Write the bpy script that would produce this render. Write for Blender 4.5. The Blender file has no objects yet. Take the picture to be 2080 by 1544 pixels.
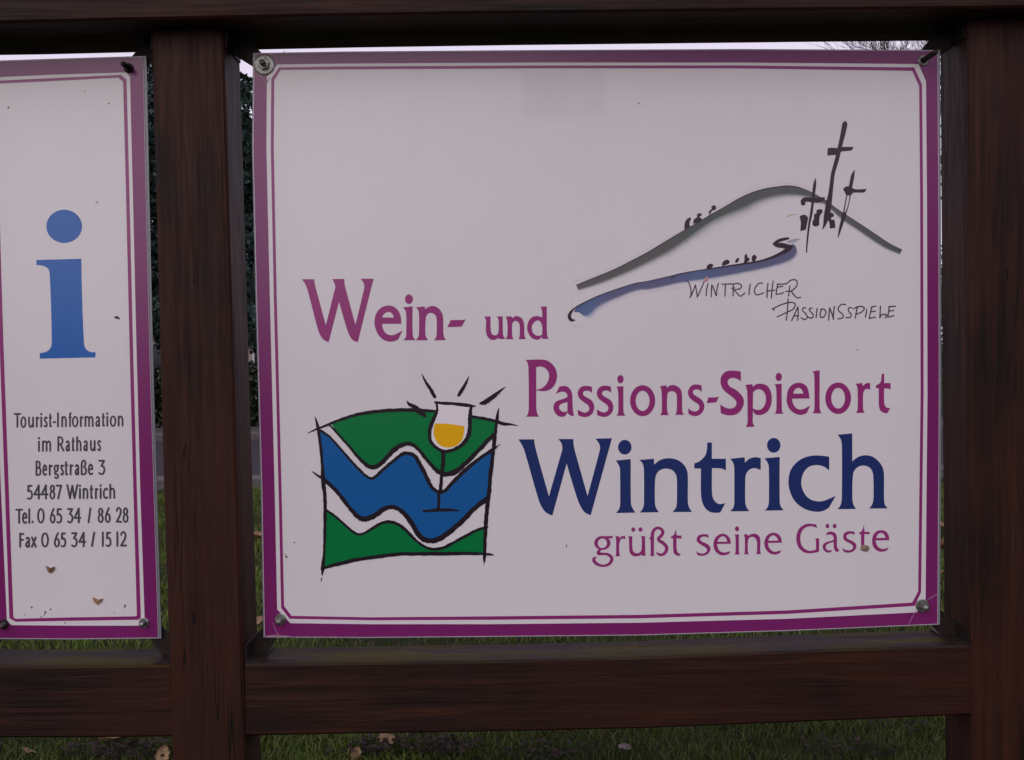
import bpy, math, random
import numpy as np
from mathutils import Vector, Matrix
from mathutils.geometry import tessellate_polygon

random.seed(7); rng = np.random.default_rng(7)
sc = bpy.context.scene
COL = sc.collection

# ---------------------------------------------------------------- camera
FPX = 2020.0
CAM = Vector((0.0, -1.70, 1.45))
_n = Vector(((1008-1040)/FPX, (772-716)/FPX, -1)).normalized()      # the boards' normal as the lens sees it
_u = Vector((-0.0130, 1, 0)); _u = (_u - _n*_u.dot(_n)).normalized()
_x = _n.cross(_u)
ROT = Matrix((_x, _n, _u))
cam_d = bpy.data.cameras.new("camera"); cam = bpy.data.objects.new("camera", cam_d)
COL.objects.link(cam); sc.camera = cam
cam_d.sensor_width = 36; cam_d.lens = 36*FPX/2080
cam_d.clip_start = 0.05; cam_d.clip_end = 3000
cam.matrix_world = Matrix.Translation(CAM) @ ROT.to_4x4()

def ray(px, py): return ROT @ Vector(((px-1040)/FPX, (772-py)/FPX, -1))
def P(px, py, Y):
    d = ray(px, py); return CAM + d*((Y-CAM.y)/d.y)
def G(px, py, z=0.0):
    d = ray(px, py); return CAM + d*((z-CAM.z)/d.z)

# ---------------------------------------------------------------- world, sun, exposure
w = bpy.data.worlds.new("World"); sc.world = w; w.use_nodes = True
nt = w.node_tree; nt.nodes.clear()
o = nt.nodes.new("ShaderNodeOutputWorld"); bg = nt.nodes.new("ShaderNodeBackground")
sky = nt.nodes.new("ShaderNodeTexSky"); sky.sky_type = 'NISHITA'; sky.sun_disc = False
sky.sun_elevation = math.radians(28); sky.sun_rotation = math.radians(200)
sky.dust_density = 5; sky.air_density = 1.0
mx = nt.nodes.new("ShaderNodeMix"); mx.data_type = 'RGBA'; mx.inputs[0].default_value = 0.90
mx.inputs[7].default_value = (7.9, 7.0, 8.6, 1)
nt.links.new(sky.outputs[0], mx.inputs[6]); nt.links.new(mx.outputs[2], bg.inputs[0])
bg.inputs[1].default_value = 0.10
nt.links.new(bg.outputs[0], o.inputs[0])
sun_d = bpy.data.lights.new("sun", 'SUN'); sun = bpy.data.objects.new("sun", sun_d); COL.objects.link(sun)
sun_d.energy = 0.5; sun_d.angle = math.radians(50); sun_d.color = (1, 0.98, 0.96)
az, el = math.radians(200), math.radians(28)
sdir = Vector((math.sin(az)*math.cos(el), math.cos(az)*math.cos(el), math.sin(el)))
sun.rotation_euler = sdir.to_track_quat('Z', 'Y').to_euler()
sc.view_settings.view_transform = 'Standard'; sc.view_settings.look = 'None'
sc.view_settings.exposure = 0.15; sc.view_settings.gamma = 1.0; sc.view_settings.use_curve_mapping = False
sc.render.resolution_x = 1024; sc.render.resolution_y = 760

# ---------------------------------------------------------------- helpers
def tag(o, label=None, cat=None, group=None, kind=None):
    if label: o['label'] = label
    if cat: o['category'] = cat
    if group: o['group'] = group
    if kind: o['kind'] = kind
    return o
def empty(name, loc, label, cat, group=None):
    e = bpy.data.objects.new(name, None); COL.objects.link(e); e.location = loc; e.empty_display_size = .1
    return tag(e, label, cat, group)
def wloc(o):
    v = Vector(o.location)
    while o.parent: o = o.parent; v += Vector(o.location)
    return v
def link_mesh(name, me, mat, parent=None, loc=None):
    ob = bpy.data.objects.new(name, me); COL.objects.link(ob)
    if mat and not me.materials: me.materials.append(mat)
    if parent: ob.parent = parent
    if loc is not None: ob.location = loc
    return ob
def mk(name, verts, faces, mat, parent=None, smooth=False, at=None):
    """verts are world positions; the object's origin is its parent's origin, or `at` for a top-level mesh"""
    org = wloc(parent) if parent else Vector(at if at is not None else (0, 0, 0))
    me = bpy.data.meshes.new(name)
    me.from_pydata([tuple(Vector(v)-org) for v in verts], [], faces)
    if smooth: me.polygons.foreach_set('use_smooth', [True]*len(me.polygons))
    me.update()
    return link_mesh(name, me, mat, parent, None if parent else org)
def mk_np(name, V, F, mat, parent=None, col=None, at=(0, 0, 0)):
    """triangle soup from numpy arrays; col: per-vertex rgb"""
    org = np.array(wloc(parent) if parent else at)
    me = bpy.data.meshes.new(name)
    V = np.asarray(V, dtype=np.float32)-org.astype(np.float32); F = np.asarray(F, dtype=np.int32)
    me.vertices.add(len(V)); me.vertices.foreach_set('co', V.ravel())
    me.loops.add(F.size); me.loops.foreach_set('vertex_index', F.ravel())
    me.polygons.add(len(F)); me.polygons.foreach_set('loop_start', np.arange(len(F), dtype=np.int32)*F.shape[1])
    me.polygons.foreach_set('loop_total', np.full(len(F), F.shape[1], dtype=np.int32))
    me.update(calc_edges=True)
    if col is not None:
        a = me.color_attributes.new('tint', 'FLOAT_COLOR', 'POINT')
        c = np.ones((len(V), 4), dtype=np.float32); c[:, :3] = col
        a.data.foreach_set('color', c.ravel())
    return link_mesh(name, me, mat, parent, None if parent else Vector(org))
def loft(sections, cap=True):
    n = len(sections[0]); V = [p for s in sections for p in s]; F = []
    for i in range(len(sections)-1):
        for j in range(n):
            a = i*n+j; b = i*n+(j+1) % n
            F.append((a, b, b+n, a+n))
    if cap: F.append(tuple(range(n))[::-1]); F.append(tuple(range(len(V)-n, len(V))))
    return V, F
def tube(pts, rads, n=8):
    secs = []
    for i, p in enumerate(pts):
        p = Vector(p); a = Vector(pts[max(0, i-1)]); b = Vector(pts[min(len(pts)-1, i+1)])
        d = (b-a).normalized(); s = d.cross(Vector((0, 0, 1)) if abs(d.z) < .9 else Vector((1, 0, 0))).normalized(); t = d.cross(s)
        secs.append([p + s*math.cos(k*2*math.pi/n)*rads[i] + t*math.sin(k*2*math.pi/n)*rads[i] for k in range(n)])
    return loft(secs)
def join(parts):
    V, F = [], []
    for v, f in parts:
        o = len(V); V += list(v); F += [tuple(i+o for i in q) for q in f]
    return V, F
def box(x0, x1, y0, y1, z0, z1, b=0.0):
    if b == 0: pr = [(x0, z0), (x1, z0), (x1, z1), (x0, z1)]
    else: pr = [(x0+b, z0), (x1-b, z0), (x1, z0+b), (x1, z1-b), (x1-b, z1), (x0+b, z1), (x0, z1-b), (x0, z0+b)]
    return loft([[Vector((x, y, z)) for x, z in pr] for y in (y0, y1)])

# ---------------------------------------------------------------- materials
def new_mat(name):
    m = bpy.data.materials.new(name); m.use_nodes = True
    n = m.node_tree.nodes; b = n['Principled BSDF']
    return m, m.node_tree, b
def N(nt, t, **kw):
    n = nt.nodes.new(t)
    for k, v in kw.items(): setattr(n, k, v)
    return n
def coords(nt, scale=(1, 1, 1), kind='Object', rot=(0, 0, 0)):
    tc = N(nt, 'ShaderNodeTexCoord'); mp = N(nt, 'ShaderNodeMapping')
    nt.links.new(tc.outputs[kind], mp.inputs[0]); mp.inputs['Scale'].default_value = scale; mp.inputs['Rotation'].default_value = rot
    return mp.outputs[0]
def noise(nt, vec, scale, detail=4, rough=.55, dist=0):
    n = N(nt, 'ShaderNodeTexNoise'); n.inputs['Scale'].default_value = scale; n.inputs['Detail'].default_value = detail
    n.inputs['Roughness'].default_value = rough; n.inputs['Distortion'].default_value = dist
    nt.links.new(vec, n.inputs['Vector']); return n.outputs['Fac']
def ramp(nt, fac, stops):
    r = N(nt, 'ShaderNodeValToRGB'); e = r.color_ramp.elements
    while len(e) < len(stops): e.new(.5)
    for i, (p, c) in enumerate(stops): e[i].position = p; e[i].color = (*c, 1) if len(c) == 3 else c
    nt.links.new(fac, r.inputs[0]); return r.outputs[0]
def mixc(nt, fac, a, b, mode='MIX'):
    m = N(nt, 'ShaderNodeMix', data_type='RGBA', blend_type=mode)
    for s, v in ((0, fac), (6, a), (7, b)):
        if isinstance(v, (int, float)): m.inputs[s].default_value = v
        elif isinstance(v, tuple): m.inputs[s].default_value = (*v, 1) if len(v) == 3 else v
        else: nt.links.new(v, m.inputs[s])
    return m.outputs[2]
def maprange(nt, v, a, b, c=0, d=1):
    m = N(nt, 'ShaderNodeMapRange'); nt.links.new(v, m.inputs[0])
    for i, q in enumerate((a, b, c, d)): m.inputs[i+1].default_value = q
    return m.outputs[0]
def bump(nt, bsdf, h, strength, dist):
    b = N(nt, 'ShaderNodeBump'); b.inputs['Strength'].default_value = strength; b.inputs['Distance'].default_value = dist
    nt.links.new(h, b.inputs['Height']); nt.links.new(b.outputs[0], bsdf.inputs['Normal'])

def wood_mat(name, axis, weather=False, gain=1.0):
    m, nt, b = new_mat(name)
    st = {'x': (1.0, 26, 26), 'z': (26, 26, 1.0)}[axis]
    v = coords(nt, st)
    g1 = noise(nt, v, 1.6, 6, .6, 1.2)
    g2 = noise(nt, coords(nt, tuple(q*3.2 for q in st)), 2.0, 5, .6, .4)
    big = noise(nt, coords(nt, (1, 1, 1)), 3.2, 3)
    c = ramp(nt, g1, [(.28, (.0038, .0014, .0008)), (.45, (.0115, .0038, .0019)), (.58, (.0240, .0078, .0032)), (.74, (.052, .0175, .0066))])
    c = mixc(nt, maprange(nt, g2, .45, .75), c, (.0045, .0018, .0012))
    c = mixc(nt, maprange(nt, big, .40, .65, 0, .55), c, (.034, .0095, .0040))
    # knots and a few pale chips
    kn = N(nt, 'ShaderNodeTexVoronoi'); kn.inputs['Scale'].default_value = 1.0
    nt.links.new(coords(nt, {'x': (2.2, 8, 8), 'z': (8, 8, 2.2)}[axis]), kn.inputs['Vector'])
    c = mixc(nt, maprange(nt, kn.outputs['Distance'], .06, .14, .75, 0), c, (.010, .0055, .0045))
    chips = noise(nt, coords(nt, {'x': (8, 60, 60), 'z': (60, 60, 8)}[axis]), 1.5, 3)
    c = mixc(nt, maprange(nt, chips, .70, .76, 0, .55), c, (.060, .030, .018))
    if weather:   # upward faces: bleached grey timber with green algae
        ge = N(nt, 'ShaderNodeNewGeometry'); sx = N(nt, 'ShaderNodeSeparateXYZ'); nt.links.new(ge.outputs['Normal'], sx.inputs[0])
        up = maprange(nt, sx.outputs[2], .45, .9)
        nt.links.new(maprange(nt, up, 0, 1, .22, .05), b.inputs['Specular IOR Level'])
        gy = ramp(nt, g2, [(.3, (.010, .0075, .0085)), (.52, (.026, .020, .021)), (.75, (.060, .048, .050))])
        alg = noise(nt, coords(nt, (1.2, 7, 1)), 2.3, 4)
        gy = mixc(nt, maprange(nt, alg, .46, .58, 0, .85), gy, (.040, .034, .004))
        c = mixc(nt, up, c, gy)
    c = mixc(nt, 1.0, c, (gain*1.04, gain*.97, gain*.93), 'MULTIPLY')
    ck = noise(nt, coords(nt, {'x': (.9, 48, 48), 'z': (48, 48, .9)}[axis]), 1.1, 2, .4, .6)
    sb = N(nt, 'ShaderNodeMath', operation='SUBTRACT'); nt.links.new(ck, sb.inputs[0]); sb.inputs[1].default_value = .52
    ab = N(nt, 'ShaderNodeMath', operation='ABSOLUTE'); nt.links.new(sb.outputs[0], ab.inputs[0])
    msk = noise(nt, coords(nt, {'x': (2.5, 9, 9), 'z': (9, 9, 2.5)}[axis]), 1.0, 2)
    cm = N(nt, 'ShaderNodeMath', operation='MULTIPLY'); nt.links.new(maprange(nt, ab.outputs[0], .002, .007, 1, 0), cm.inputs[0]); nt.links.new(maprange(nt, msk, .55, .60), cm.inputs[1])
    crack = cm.outputs[0]
    c = mixc(nt, crack, c, (.0015, .0008, .0006))
    nt.links.new(c, b.inputs['Base Color'])
    b.inputs['Specular IOR Level'].default_value = .22
    r = maprange(nt, g2, .3, .7, .52, .74); nt.links.new(r, b.inputs['Roughness'])
    h = mixc(nt, .45, g1, g2); h = mixc(nt, crack, h, (-1.5, -1.5, -1.5)); bump(nt, b, h, .7, .003)
    return m
WZ = wood_mat("brown_stained_timber_upright", 'z', gain=1.3); WX = wood_mat("brown_stained_timber_level", 'x', True, 1.1)

INKSEP = 0
def print_mat(name, colour=None, attr=False, rough=.17):
    """the boards' laminated face: print colour, faint grime, fine canvas relief and a glossy film"""
    m, nt, b = new_mat(name)
    v = coords(nt, (1, 1, 1))
    base = (.765, .735, .745)
    gr = noise(nt, v, 2.6, 5, .6)
    st = noise(nt, coords(nt, (9, 9, 1.1)), 1.2, 4)
    fine = noise(nt, v, 420, 2)
    wt = mixc(nt, maprange(nt, gr, .35, .7, 0, .16), base, (.66, .625, .655))
    wt = mixc(nt, maprange(nt, st, .52, .75, 0, .14), wt, (.60, .585, .60))
    wt = mixc(nt, maprange(nt, fine, .3, .7, 0, .10), wt, (.64, .64, .62))
    if colour is None and not attr: c = wt
    elif attr:
        a = N(nt, 'ShaderNodeAttribute', attribute_name='ink')
        c = mixc(nt, a.outputs['Alpha'], wt, a.outputs['Color'])
    else:
        c = mixc(nt, maprange(nt, gr, .3, .75, 0, .16), colour, tuple(.75*q+.05 for q in colour))
        c = mixc(nt, maprange(nt, fine, .3, .7, 0, .12), c, tuple(.6*q for q in colour))
    nt.links.new(c, b.inputs['Base Color'])
    b.inputs['Roughness'].default_value = rough; b.inputs['IOR'].default_value = 1.43
    fib = noise(nt, coords(nt, (120, 120, 340)), 1.5, 3)
    wav = noise(nt, v, 5, 2)
    h = mixc(nt, .86, wav, fib)
    bump(nt, b, h, .30, .0006)
    return m
M_WHITE = print_mat("laminated_white_print"); M_INK = print_mat("watercolour_ink", attr=True)
M_PURPLE = print_mat("purple_print", (.205, .017, .140)); M_LINE = print_mat("purple_line_print", (.28, .025, .17))
M_TEXT = print_mat("magenta_lettering", (.32, .032, .19)); M_NAVY = print_mat("navy_lettering", (.018, .036, .155))
M_BLUE = print_mat("blue_letter", (.010, .125, .45)); M_EGREEN = print_mat("emblem_green", (.001, .20, .05))
M_EBLUE = print_mat("emblem_blue", (.008, .115, .36)); M_YEL = print_mat("emblem_yellow", (.86, .47, .004))
M_BLACK = print_mat("emblem_black_brush", (.018, .012, .018)); M_GREYT = print_mat("dark_grey_lettering", (.080, .072, .092))
M_PEN = print_mat("pen_stroke", (.085, .050, .085)); M_PAINT = print_mat("plum_brush_ink", (.040, .022, .036))
M_GLASSW = print_mat("emblem_white", (.86, .81, .83))
M_HAIR = print_mat("pencil_line", (.62, .56, .56)); M_PATCH = print_mat("grey_patch_tone", (.70, .655, .69))
M_SMEAR = print_mat("faint_smear", (.86, .78, .76))
M_CREASE = print_mat("film_crease", (.38, .20, .33))
M_EDGE = print_mat("clear_laminate_edge", (.24, .24, .28), rough=.15)

def simple(name, col, rough=.6, metal=0, spec=.5, nscale=None, ncol=None, bmp=0, bd=.002):
    m, nt, b = new_mat(name)
    b.inputs['Base Color'].default_value = (*col, 1); b.inputs['Roughness'].default_value = rough
    b.inputs['Metallic'].default_value = metal; b.inputs['Specular IOR Level'].default_value = spec
    if nscale:
        f = noise(nt, coords(nt), nscale, 5, .65)
        c = mixc(nt, maprange(nt, f, .35, .65), col, ncol or tuple(q*.5 for q in col)); nt.links.new(c, b.inputs['Base Color'])
        if bmp: bump(nt, b, f, bmp, bd)
    return m
def tint_mat(name, rough=.55, trans=0.0, spec=.3):
    m, nt, b = new_mat(name)
    a = N(nt, 'ShaderNodeAttribute', attribute_name='tint'); nt.links.new(a.outputs['Color'], b.inputs['Base Color'])
    b.inputs['Roughness'].default_value = rough; b.inputs['Specular IOR Level'].default_value = spec
    return m
M_STEEL = simple("galvanised_steel", (.34, .35, .33), .42, .75, .5, 60, (.14, .13, .11), .3)
M_DARKSTEEL = simple("dark_oxidised_steel", (.014, .012, .012), .6, .2, .25, 80, (.030, .017, .012), .3)
M_IVY = tint_mat("ivy_tint", .9, spec=.08); M_LEAF = tint_mat("leaf_tint", .5); M_GRASS = tint_mat("grass_tint", .6, spec=.25); M_NEEDLE = tint_mat("needle_tint", .6, spec=.25)
M_BARK = simple("bark", (.045, .034, .028), .85, 0, .2, 14, (.018, .014, .012), .6, .02)
M_DIRT = simple("dried_dirt", (.16, .11, .09), .8, 0, .2)
M_SOIL = simple("lawn_soil", (.020, .026, .009), .95, 0, .1, 6, (.010, .012, .005), .5, .03)
M_ASPH = simple("asphalt", (.050, .046, .050), .9, 0, .1, 40, (.028, .026, .028), .4, .004)
M_PAVE = simple("concrete_paving", (.085, .078, .080), .9, 0, .1, 20, (.05, .046, .046), .3, .003)
M_KERB = simple("kerb_concrete", (.13, .12, .12), .9, 0, .1, 15, (.08, .075, .072), .3, .003)
M_WALL = simple("beige_render", (.42, .36, .33), .9, 0, .2, 8, (.34, .29, .27), .3, .003)
M_ROOF = simple("dark_roof_tile", (.035, .026, .026), .8, 0, .3, 9, (.018, .014, .014), .5, .01)
M_PANE = simple("window_pane", (.02, .025, .03), .08, 0, .5); M_FRAME = simple("white_window_frame", (.6, .58, .6), .5)
M_HILL = simple("wooded_hillside", (.020, .032, .013), .95, 0, .1, .05, (.010, .016, .007), .6, 3)

# ================================================================ SETTING
def sheet(name, x0, x1, y0, y1, z, mat):
    return tag(mk(name, [(x0, y0, z), (x1, y0, z), (x1, y1, z), (x0, y1, z)], [(0, 1, 2, 3)], mat), kind='structure')
KY = G(1040, 985).y     # near kerb line
RY0, RY1 = KY+.45, KY+6.6
sheet('ground', -900, 900, -900, 900, -.012, M_SOIL)
sheet('road', -300, 300, RY0-.02, RY1, -.004, M_ASPH)
sheet('pavement', -300, 300, RY1+.15, RY1+1.5, .10, M_PAVE)
kb = empty('kerb', (0, KY+.2, 0), None, None); kb['kind'] = 'structure'
kv, kf = box(-.495, .495, 0, .40, -.05, .095, .012)
me = bpy.data.meshes.new('kerb_stone'); me.from_pydata(kv, [], kf)
for i in range(-14, 15): link_mesh('kerb_stone', me, M_KERB, kb, Vector((i*1.0, -.15, 0)))
kb2 = empty('far_kerb', (0, RY1, 0), None, None); kb2['kind'] = 'structure'
for i in range(-18, 19): link_mesh('kerb_stone', me, M_KERB, kb2, Vector((i*1.0, -.25, .01)))
# hillside behind the photographer (seen mirrored in the glossy boards)
hv, hf = [], []
for i in range(61):
    a = math.radians(-60+i*2.6); e = max(0, (math.degrees(a)+15)/38.5*6.9)
    e = min(e, 15)+.35*math.sin(i*1.7)+.2*math.sin(i*4.1); e = max(e, .0)
    for dist, k in ((90, 0), (130, .55), (165, 1), (260, .9)):
        hv.append((dist*math.sin(a), -1.7-dist*math.cos(a), -.3+k*(165*math.tan(math.radians(e))+1.6)*(1 if e > 0 else 0)))
for i in range(60):
    for j in range(3): a = i*4+j; hf.append((a, a+4, a+5, a+1))
tag(mk('hillside', hv, hf, M_HILL, smooth=True), kind='structure')

# ================================================================ TIMBER FRAME
PT = .109                      # post depth
frame = empty('timber_frame', (0, .055, 0), 'dark brown timber frame of square posts, top beam and lower rails round both boards', 'frame')
def prof(x0, x1, y0, y1, b):   # chamfered rectangle in XY
    return [(x0+b, y0), (x1-b, y0), (x1, y0+b), (x1, y1-b), (x1-b, y1), (x0+b, y1), (x0, y1-b), (x0, y0+b)]
def line_at_z(pa, pb, z):
    t = (z-pa.z)/(pb.z-pa.z); return pa.x+(pb.x-pa.x)*t
def post(L, R=None, width=None):
    A = [P(x, y, 0) for x, y in L]; secs = []
    zs = [-.25] + [A[k].z for k in range(len(A)-1, -1, -1)] + [2.16]
    for z in zs:
        if z <= A[-1].z: xl = line_at_z(A[-2], A[-1], z)
        elif z >= A[0].z: xl = line_at_z(A[0], A[1], z)
        else: xl = [a.x for a in A if abs(a.z-z) < 1e-6][0]
        if R:
            B = [P(x, y, 0) for x, y in R]; k = 0
            while k < len(B)-2 and z < B[k+1].z: k += 1
            xr = line_at_z(B[k], B[k+1], z)
        else: xr = xl+width
        secs.append([Vector((x, y, z)) for x, y in prof(xl, xr, 0, PT, .004)])
    V, F = loft(secs); return mk('post', V, F, WZ, frame)
post([(306, 60), (319, 500), (332, 1000), (349, 1500)], [(453, 60), (467, 500), (482, 1000), (498, 1500)])
post([(1966, 60), (1970, 700), (1975, 1500)], width=.123)
post([(-275, 60), (-261, 500), (-247, 1000), (-231, 1500)], [(-128, 60), (-114, 500), (-100, 1000), (-84, 1500)])

def bar(name, top, bot, y0, y1, mat, ends=None):   # front edge pixel polylines at plane y0
    T = [P(x, y, y0) for x, y in top]; B = [P(x, y, y0) for x, y in bot]; secs = []
    for t, q in zip(T, B):
        x = (t.x+q.x)/2; c = .004
        pr = [(y0, q.z+c), (y0, t.z-c), (y0+c, t.z), (y1-c, t.z), (y1, t.z-c), (y1, q.z+c), (y1-c, q.z), (y0+c, q.z)]
        secs.append([Vector((x, yy, zz)) for yy, zz in pr])
    if ends: 
        for k, xx in zip((0, -1), ends):
            for v in secs[k]: v.x = xx
    V, F = loft(secs); return mk(name, V, F, mat, frame)
lx = P(499, 1420, 0).x-.002; rx = P(1974, 1420, 0).x+.002
bar('bottom_rail', [(497, 1349), (760, 1346), (1030, 1342), (1300, 1335), (1700, 1319), (1974, 1310)],
    [(497, 1496), (760, 1491), (1030, 1487), (1300, 1481), (1700, 1465), (1974, 1453)], .005, .104, WX, (lx, rx))
bar('bottom_rail', [(-88, 1352), (150, 1353), (345, 1351)], [(-88, 1499), (150, 1500), (345, 1498)], .005, .104, WX,
    (P(-86, 1420, 0).x-.002, P(347, 1420, 0).x+.002))
zt = [P(x, y, -.05) for x, y in ((-420, 52), (0, 46), (300, 39), (700, 31), (1040, 26), (1700, 19), (2300, 13))]
secs = []
for q in zt:
    pr = [(-.05, q.z+.004), (-.05, q.z+.17), (-.046, q.z+.174), (.123, q.z+.174), (.127, q.z+.17), (.127, q.z+.004), (.123, q.z), (-.046, q.z)]
    secs.append([Vector((q.x, a, b)) for a, b in pr])
V, F = loft(secs); mk('top_beam', V, F, WX, frame)

def bracket(corner, sx, sz, bolt):
    """steel angle in a corner of the opening (corner at post face / rail face), tongue reaching to the board's bolt"""
    cx, cz = corner; t = .003; L = .030
    parts = [box(min(cx, cx+sx*L), max(cx, cx+sx*L), .008, .101, min(cz, cz+sz*t)+.0004*sz, max(cz, cz+sz*t)+.0004*sz),
             box(min(cx, cx+sx*t)+.0004*sx, max(cx, cx+sx*t)+.0004*sx, .0085, .1005, min(cz+sz*.0035, cz+sz*L), max(cz+sz*.0035, cz+sz*L))]
    bx, bz = bolt; d = Vector((bx-cx, 0, bz-cz)).normalized(); n = Vector((-d.z, 0, d.x))*.015
    c0 = Vector((cx+sx*.0035, 0, cz+sz*.0035)); e = Vector((bx, 0, bz))+d*.012
    poly = [c0+Vector((sx*.025, 0, 0)), c0, c0+Vector((0, 0, sz*.025))]
    m = Vector((bx, 0, bz))
    s = 1 if (n.dot(Vector((sx, 0, -sz))) > 0) else -1
    poly = [c0+Vector((sx*.026, 0, 0)), m+n*s*.8, e+n*s*.6, e-n*s*.6, m-n*s*.8, c0+Vector((0, 0, sz*.026)), c0]
    parts.append(loft([[p+Vector((0, y, 0)) for p in poly] for y in (.0525, .0555)]))
    V, F = join(parts); mk('corner_bracket', V, F, M_DARKSTEEL, frame)
YB = .045                       # front plane of the boards
def bz(px, py): q = P(px, py, YB); return (q.x, q.z)
def corner(pxx, pyy_back, Yb=.10):     # pixel of the corner's back edge
    q = P(pxx, pyy_back, Yb); return (q.x, q.z)
ztop = lambda x: np.interp(x, [q.x for q in zt], [q.z for q in zt])
postx = {}
xa = P(453, 60, 0).x; xb = P(1966, 60, 0).x; xc = P(306, 60, 0).x; xd = P(-128, 60, 0).x
bracket((xa, ztop(xa)), 1, -1, bz(537, 132)); bracket((xb, ztop(xb)), -1, -1, bz(1875, 122))
bracket((xc, ztop(xc)), -1, -1, bz(262, 138)); bracket((xd, ztop(xd)), 1, -1, bz(-12, 150))
za = P(497, 1349, .005).z; zb_ = P(1974, 1310, .005).z; zc = P(345, 1351, .005).z
x1 = P(494, 1345, 0).x; x2 = P(1974, 1308, 0).x; x3 = P(344, 1350, 0).x; x4 = P(-88, 1350, 0).x
bracket((x1, za), 1, 1, bz(570, 1257)); bracket((x2, zb_), -1, 1, bz(1876, 1230))
bracket((x3, zc), -1, 1, bz(293, 1264)); bracket((x4, zc), 1, 1, bz(4, 1270))

# ================================================================ PRINT TOOLS
LAYER = [0]
def parse(txt, fr):
    """'x,y' is a corner, 'x,ys' a smooth point; fr = (x0, y0, scale) of the tracing grid"""
    x0, y0, s = fr; pts = []
    for t in txt.split():
        sm = t.endswith('s'); a, b = t.rstrip('s').split(',')
        pts.append((x0+float(a)/s, y0+float(b)/s, sm))
    return pts
def smooth_closed(pts, seg=5):
    n = len(pts); out = []
    for i in range(n):
        p0, p1, p2, p3 = pts[i-1], pts[i], pts[(i+1) % n], pts[(i+2) % n]
        a, b = np.array(p1[:2]), np.array(p2[:2])
        if not p1[2] and not p2[2]: out.append(tuple(a)); continue
        ch = b-a; L = np.hypot(*ch)+1e-9
        def tan(pp, pc, pn):
            t = np.array(pn[:2])-np.array(pp[:2]); m = np.hypot(*t)+1e-9; return t/m*L
        m1 = tan(p0, p1, p2) if p1[2] else None
        m2 = tan(p1, p2, p3) if p2[2] else None
        if m1 is None: m1 = 2*ch-m2 if False else ch*1.5-m2*.5
        if m2 is None: m2 = ch*1.5-m1*.5
        for k in range(seg):
            t = k/seg; h = (2*t**3-3*t**2+1, t**3-2*t**2+t, -2*t**3+3*t**2, t**3-t**2)
            q = a*h[0]+m1*h[1]+b*h[2]+m2*h[3]; out.append((q[0], q[1]))
    return out
def ell(cx, cy, rx, ry, fr, n=28):
    x0, y0, s = fr
    return [(x0+(cx+rx*math.cos(2*math.pi*k/n))/s, y0+(cy+ry*math.sin(2*math.pi*k/n))/s) for k in range(n)]
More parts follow.
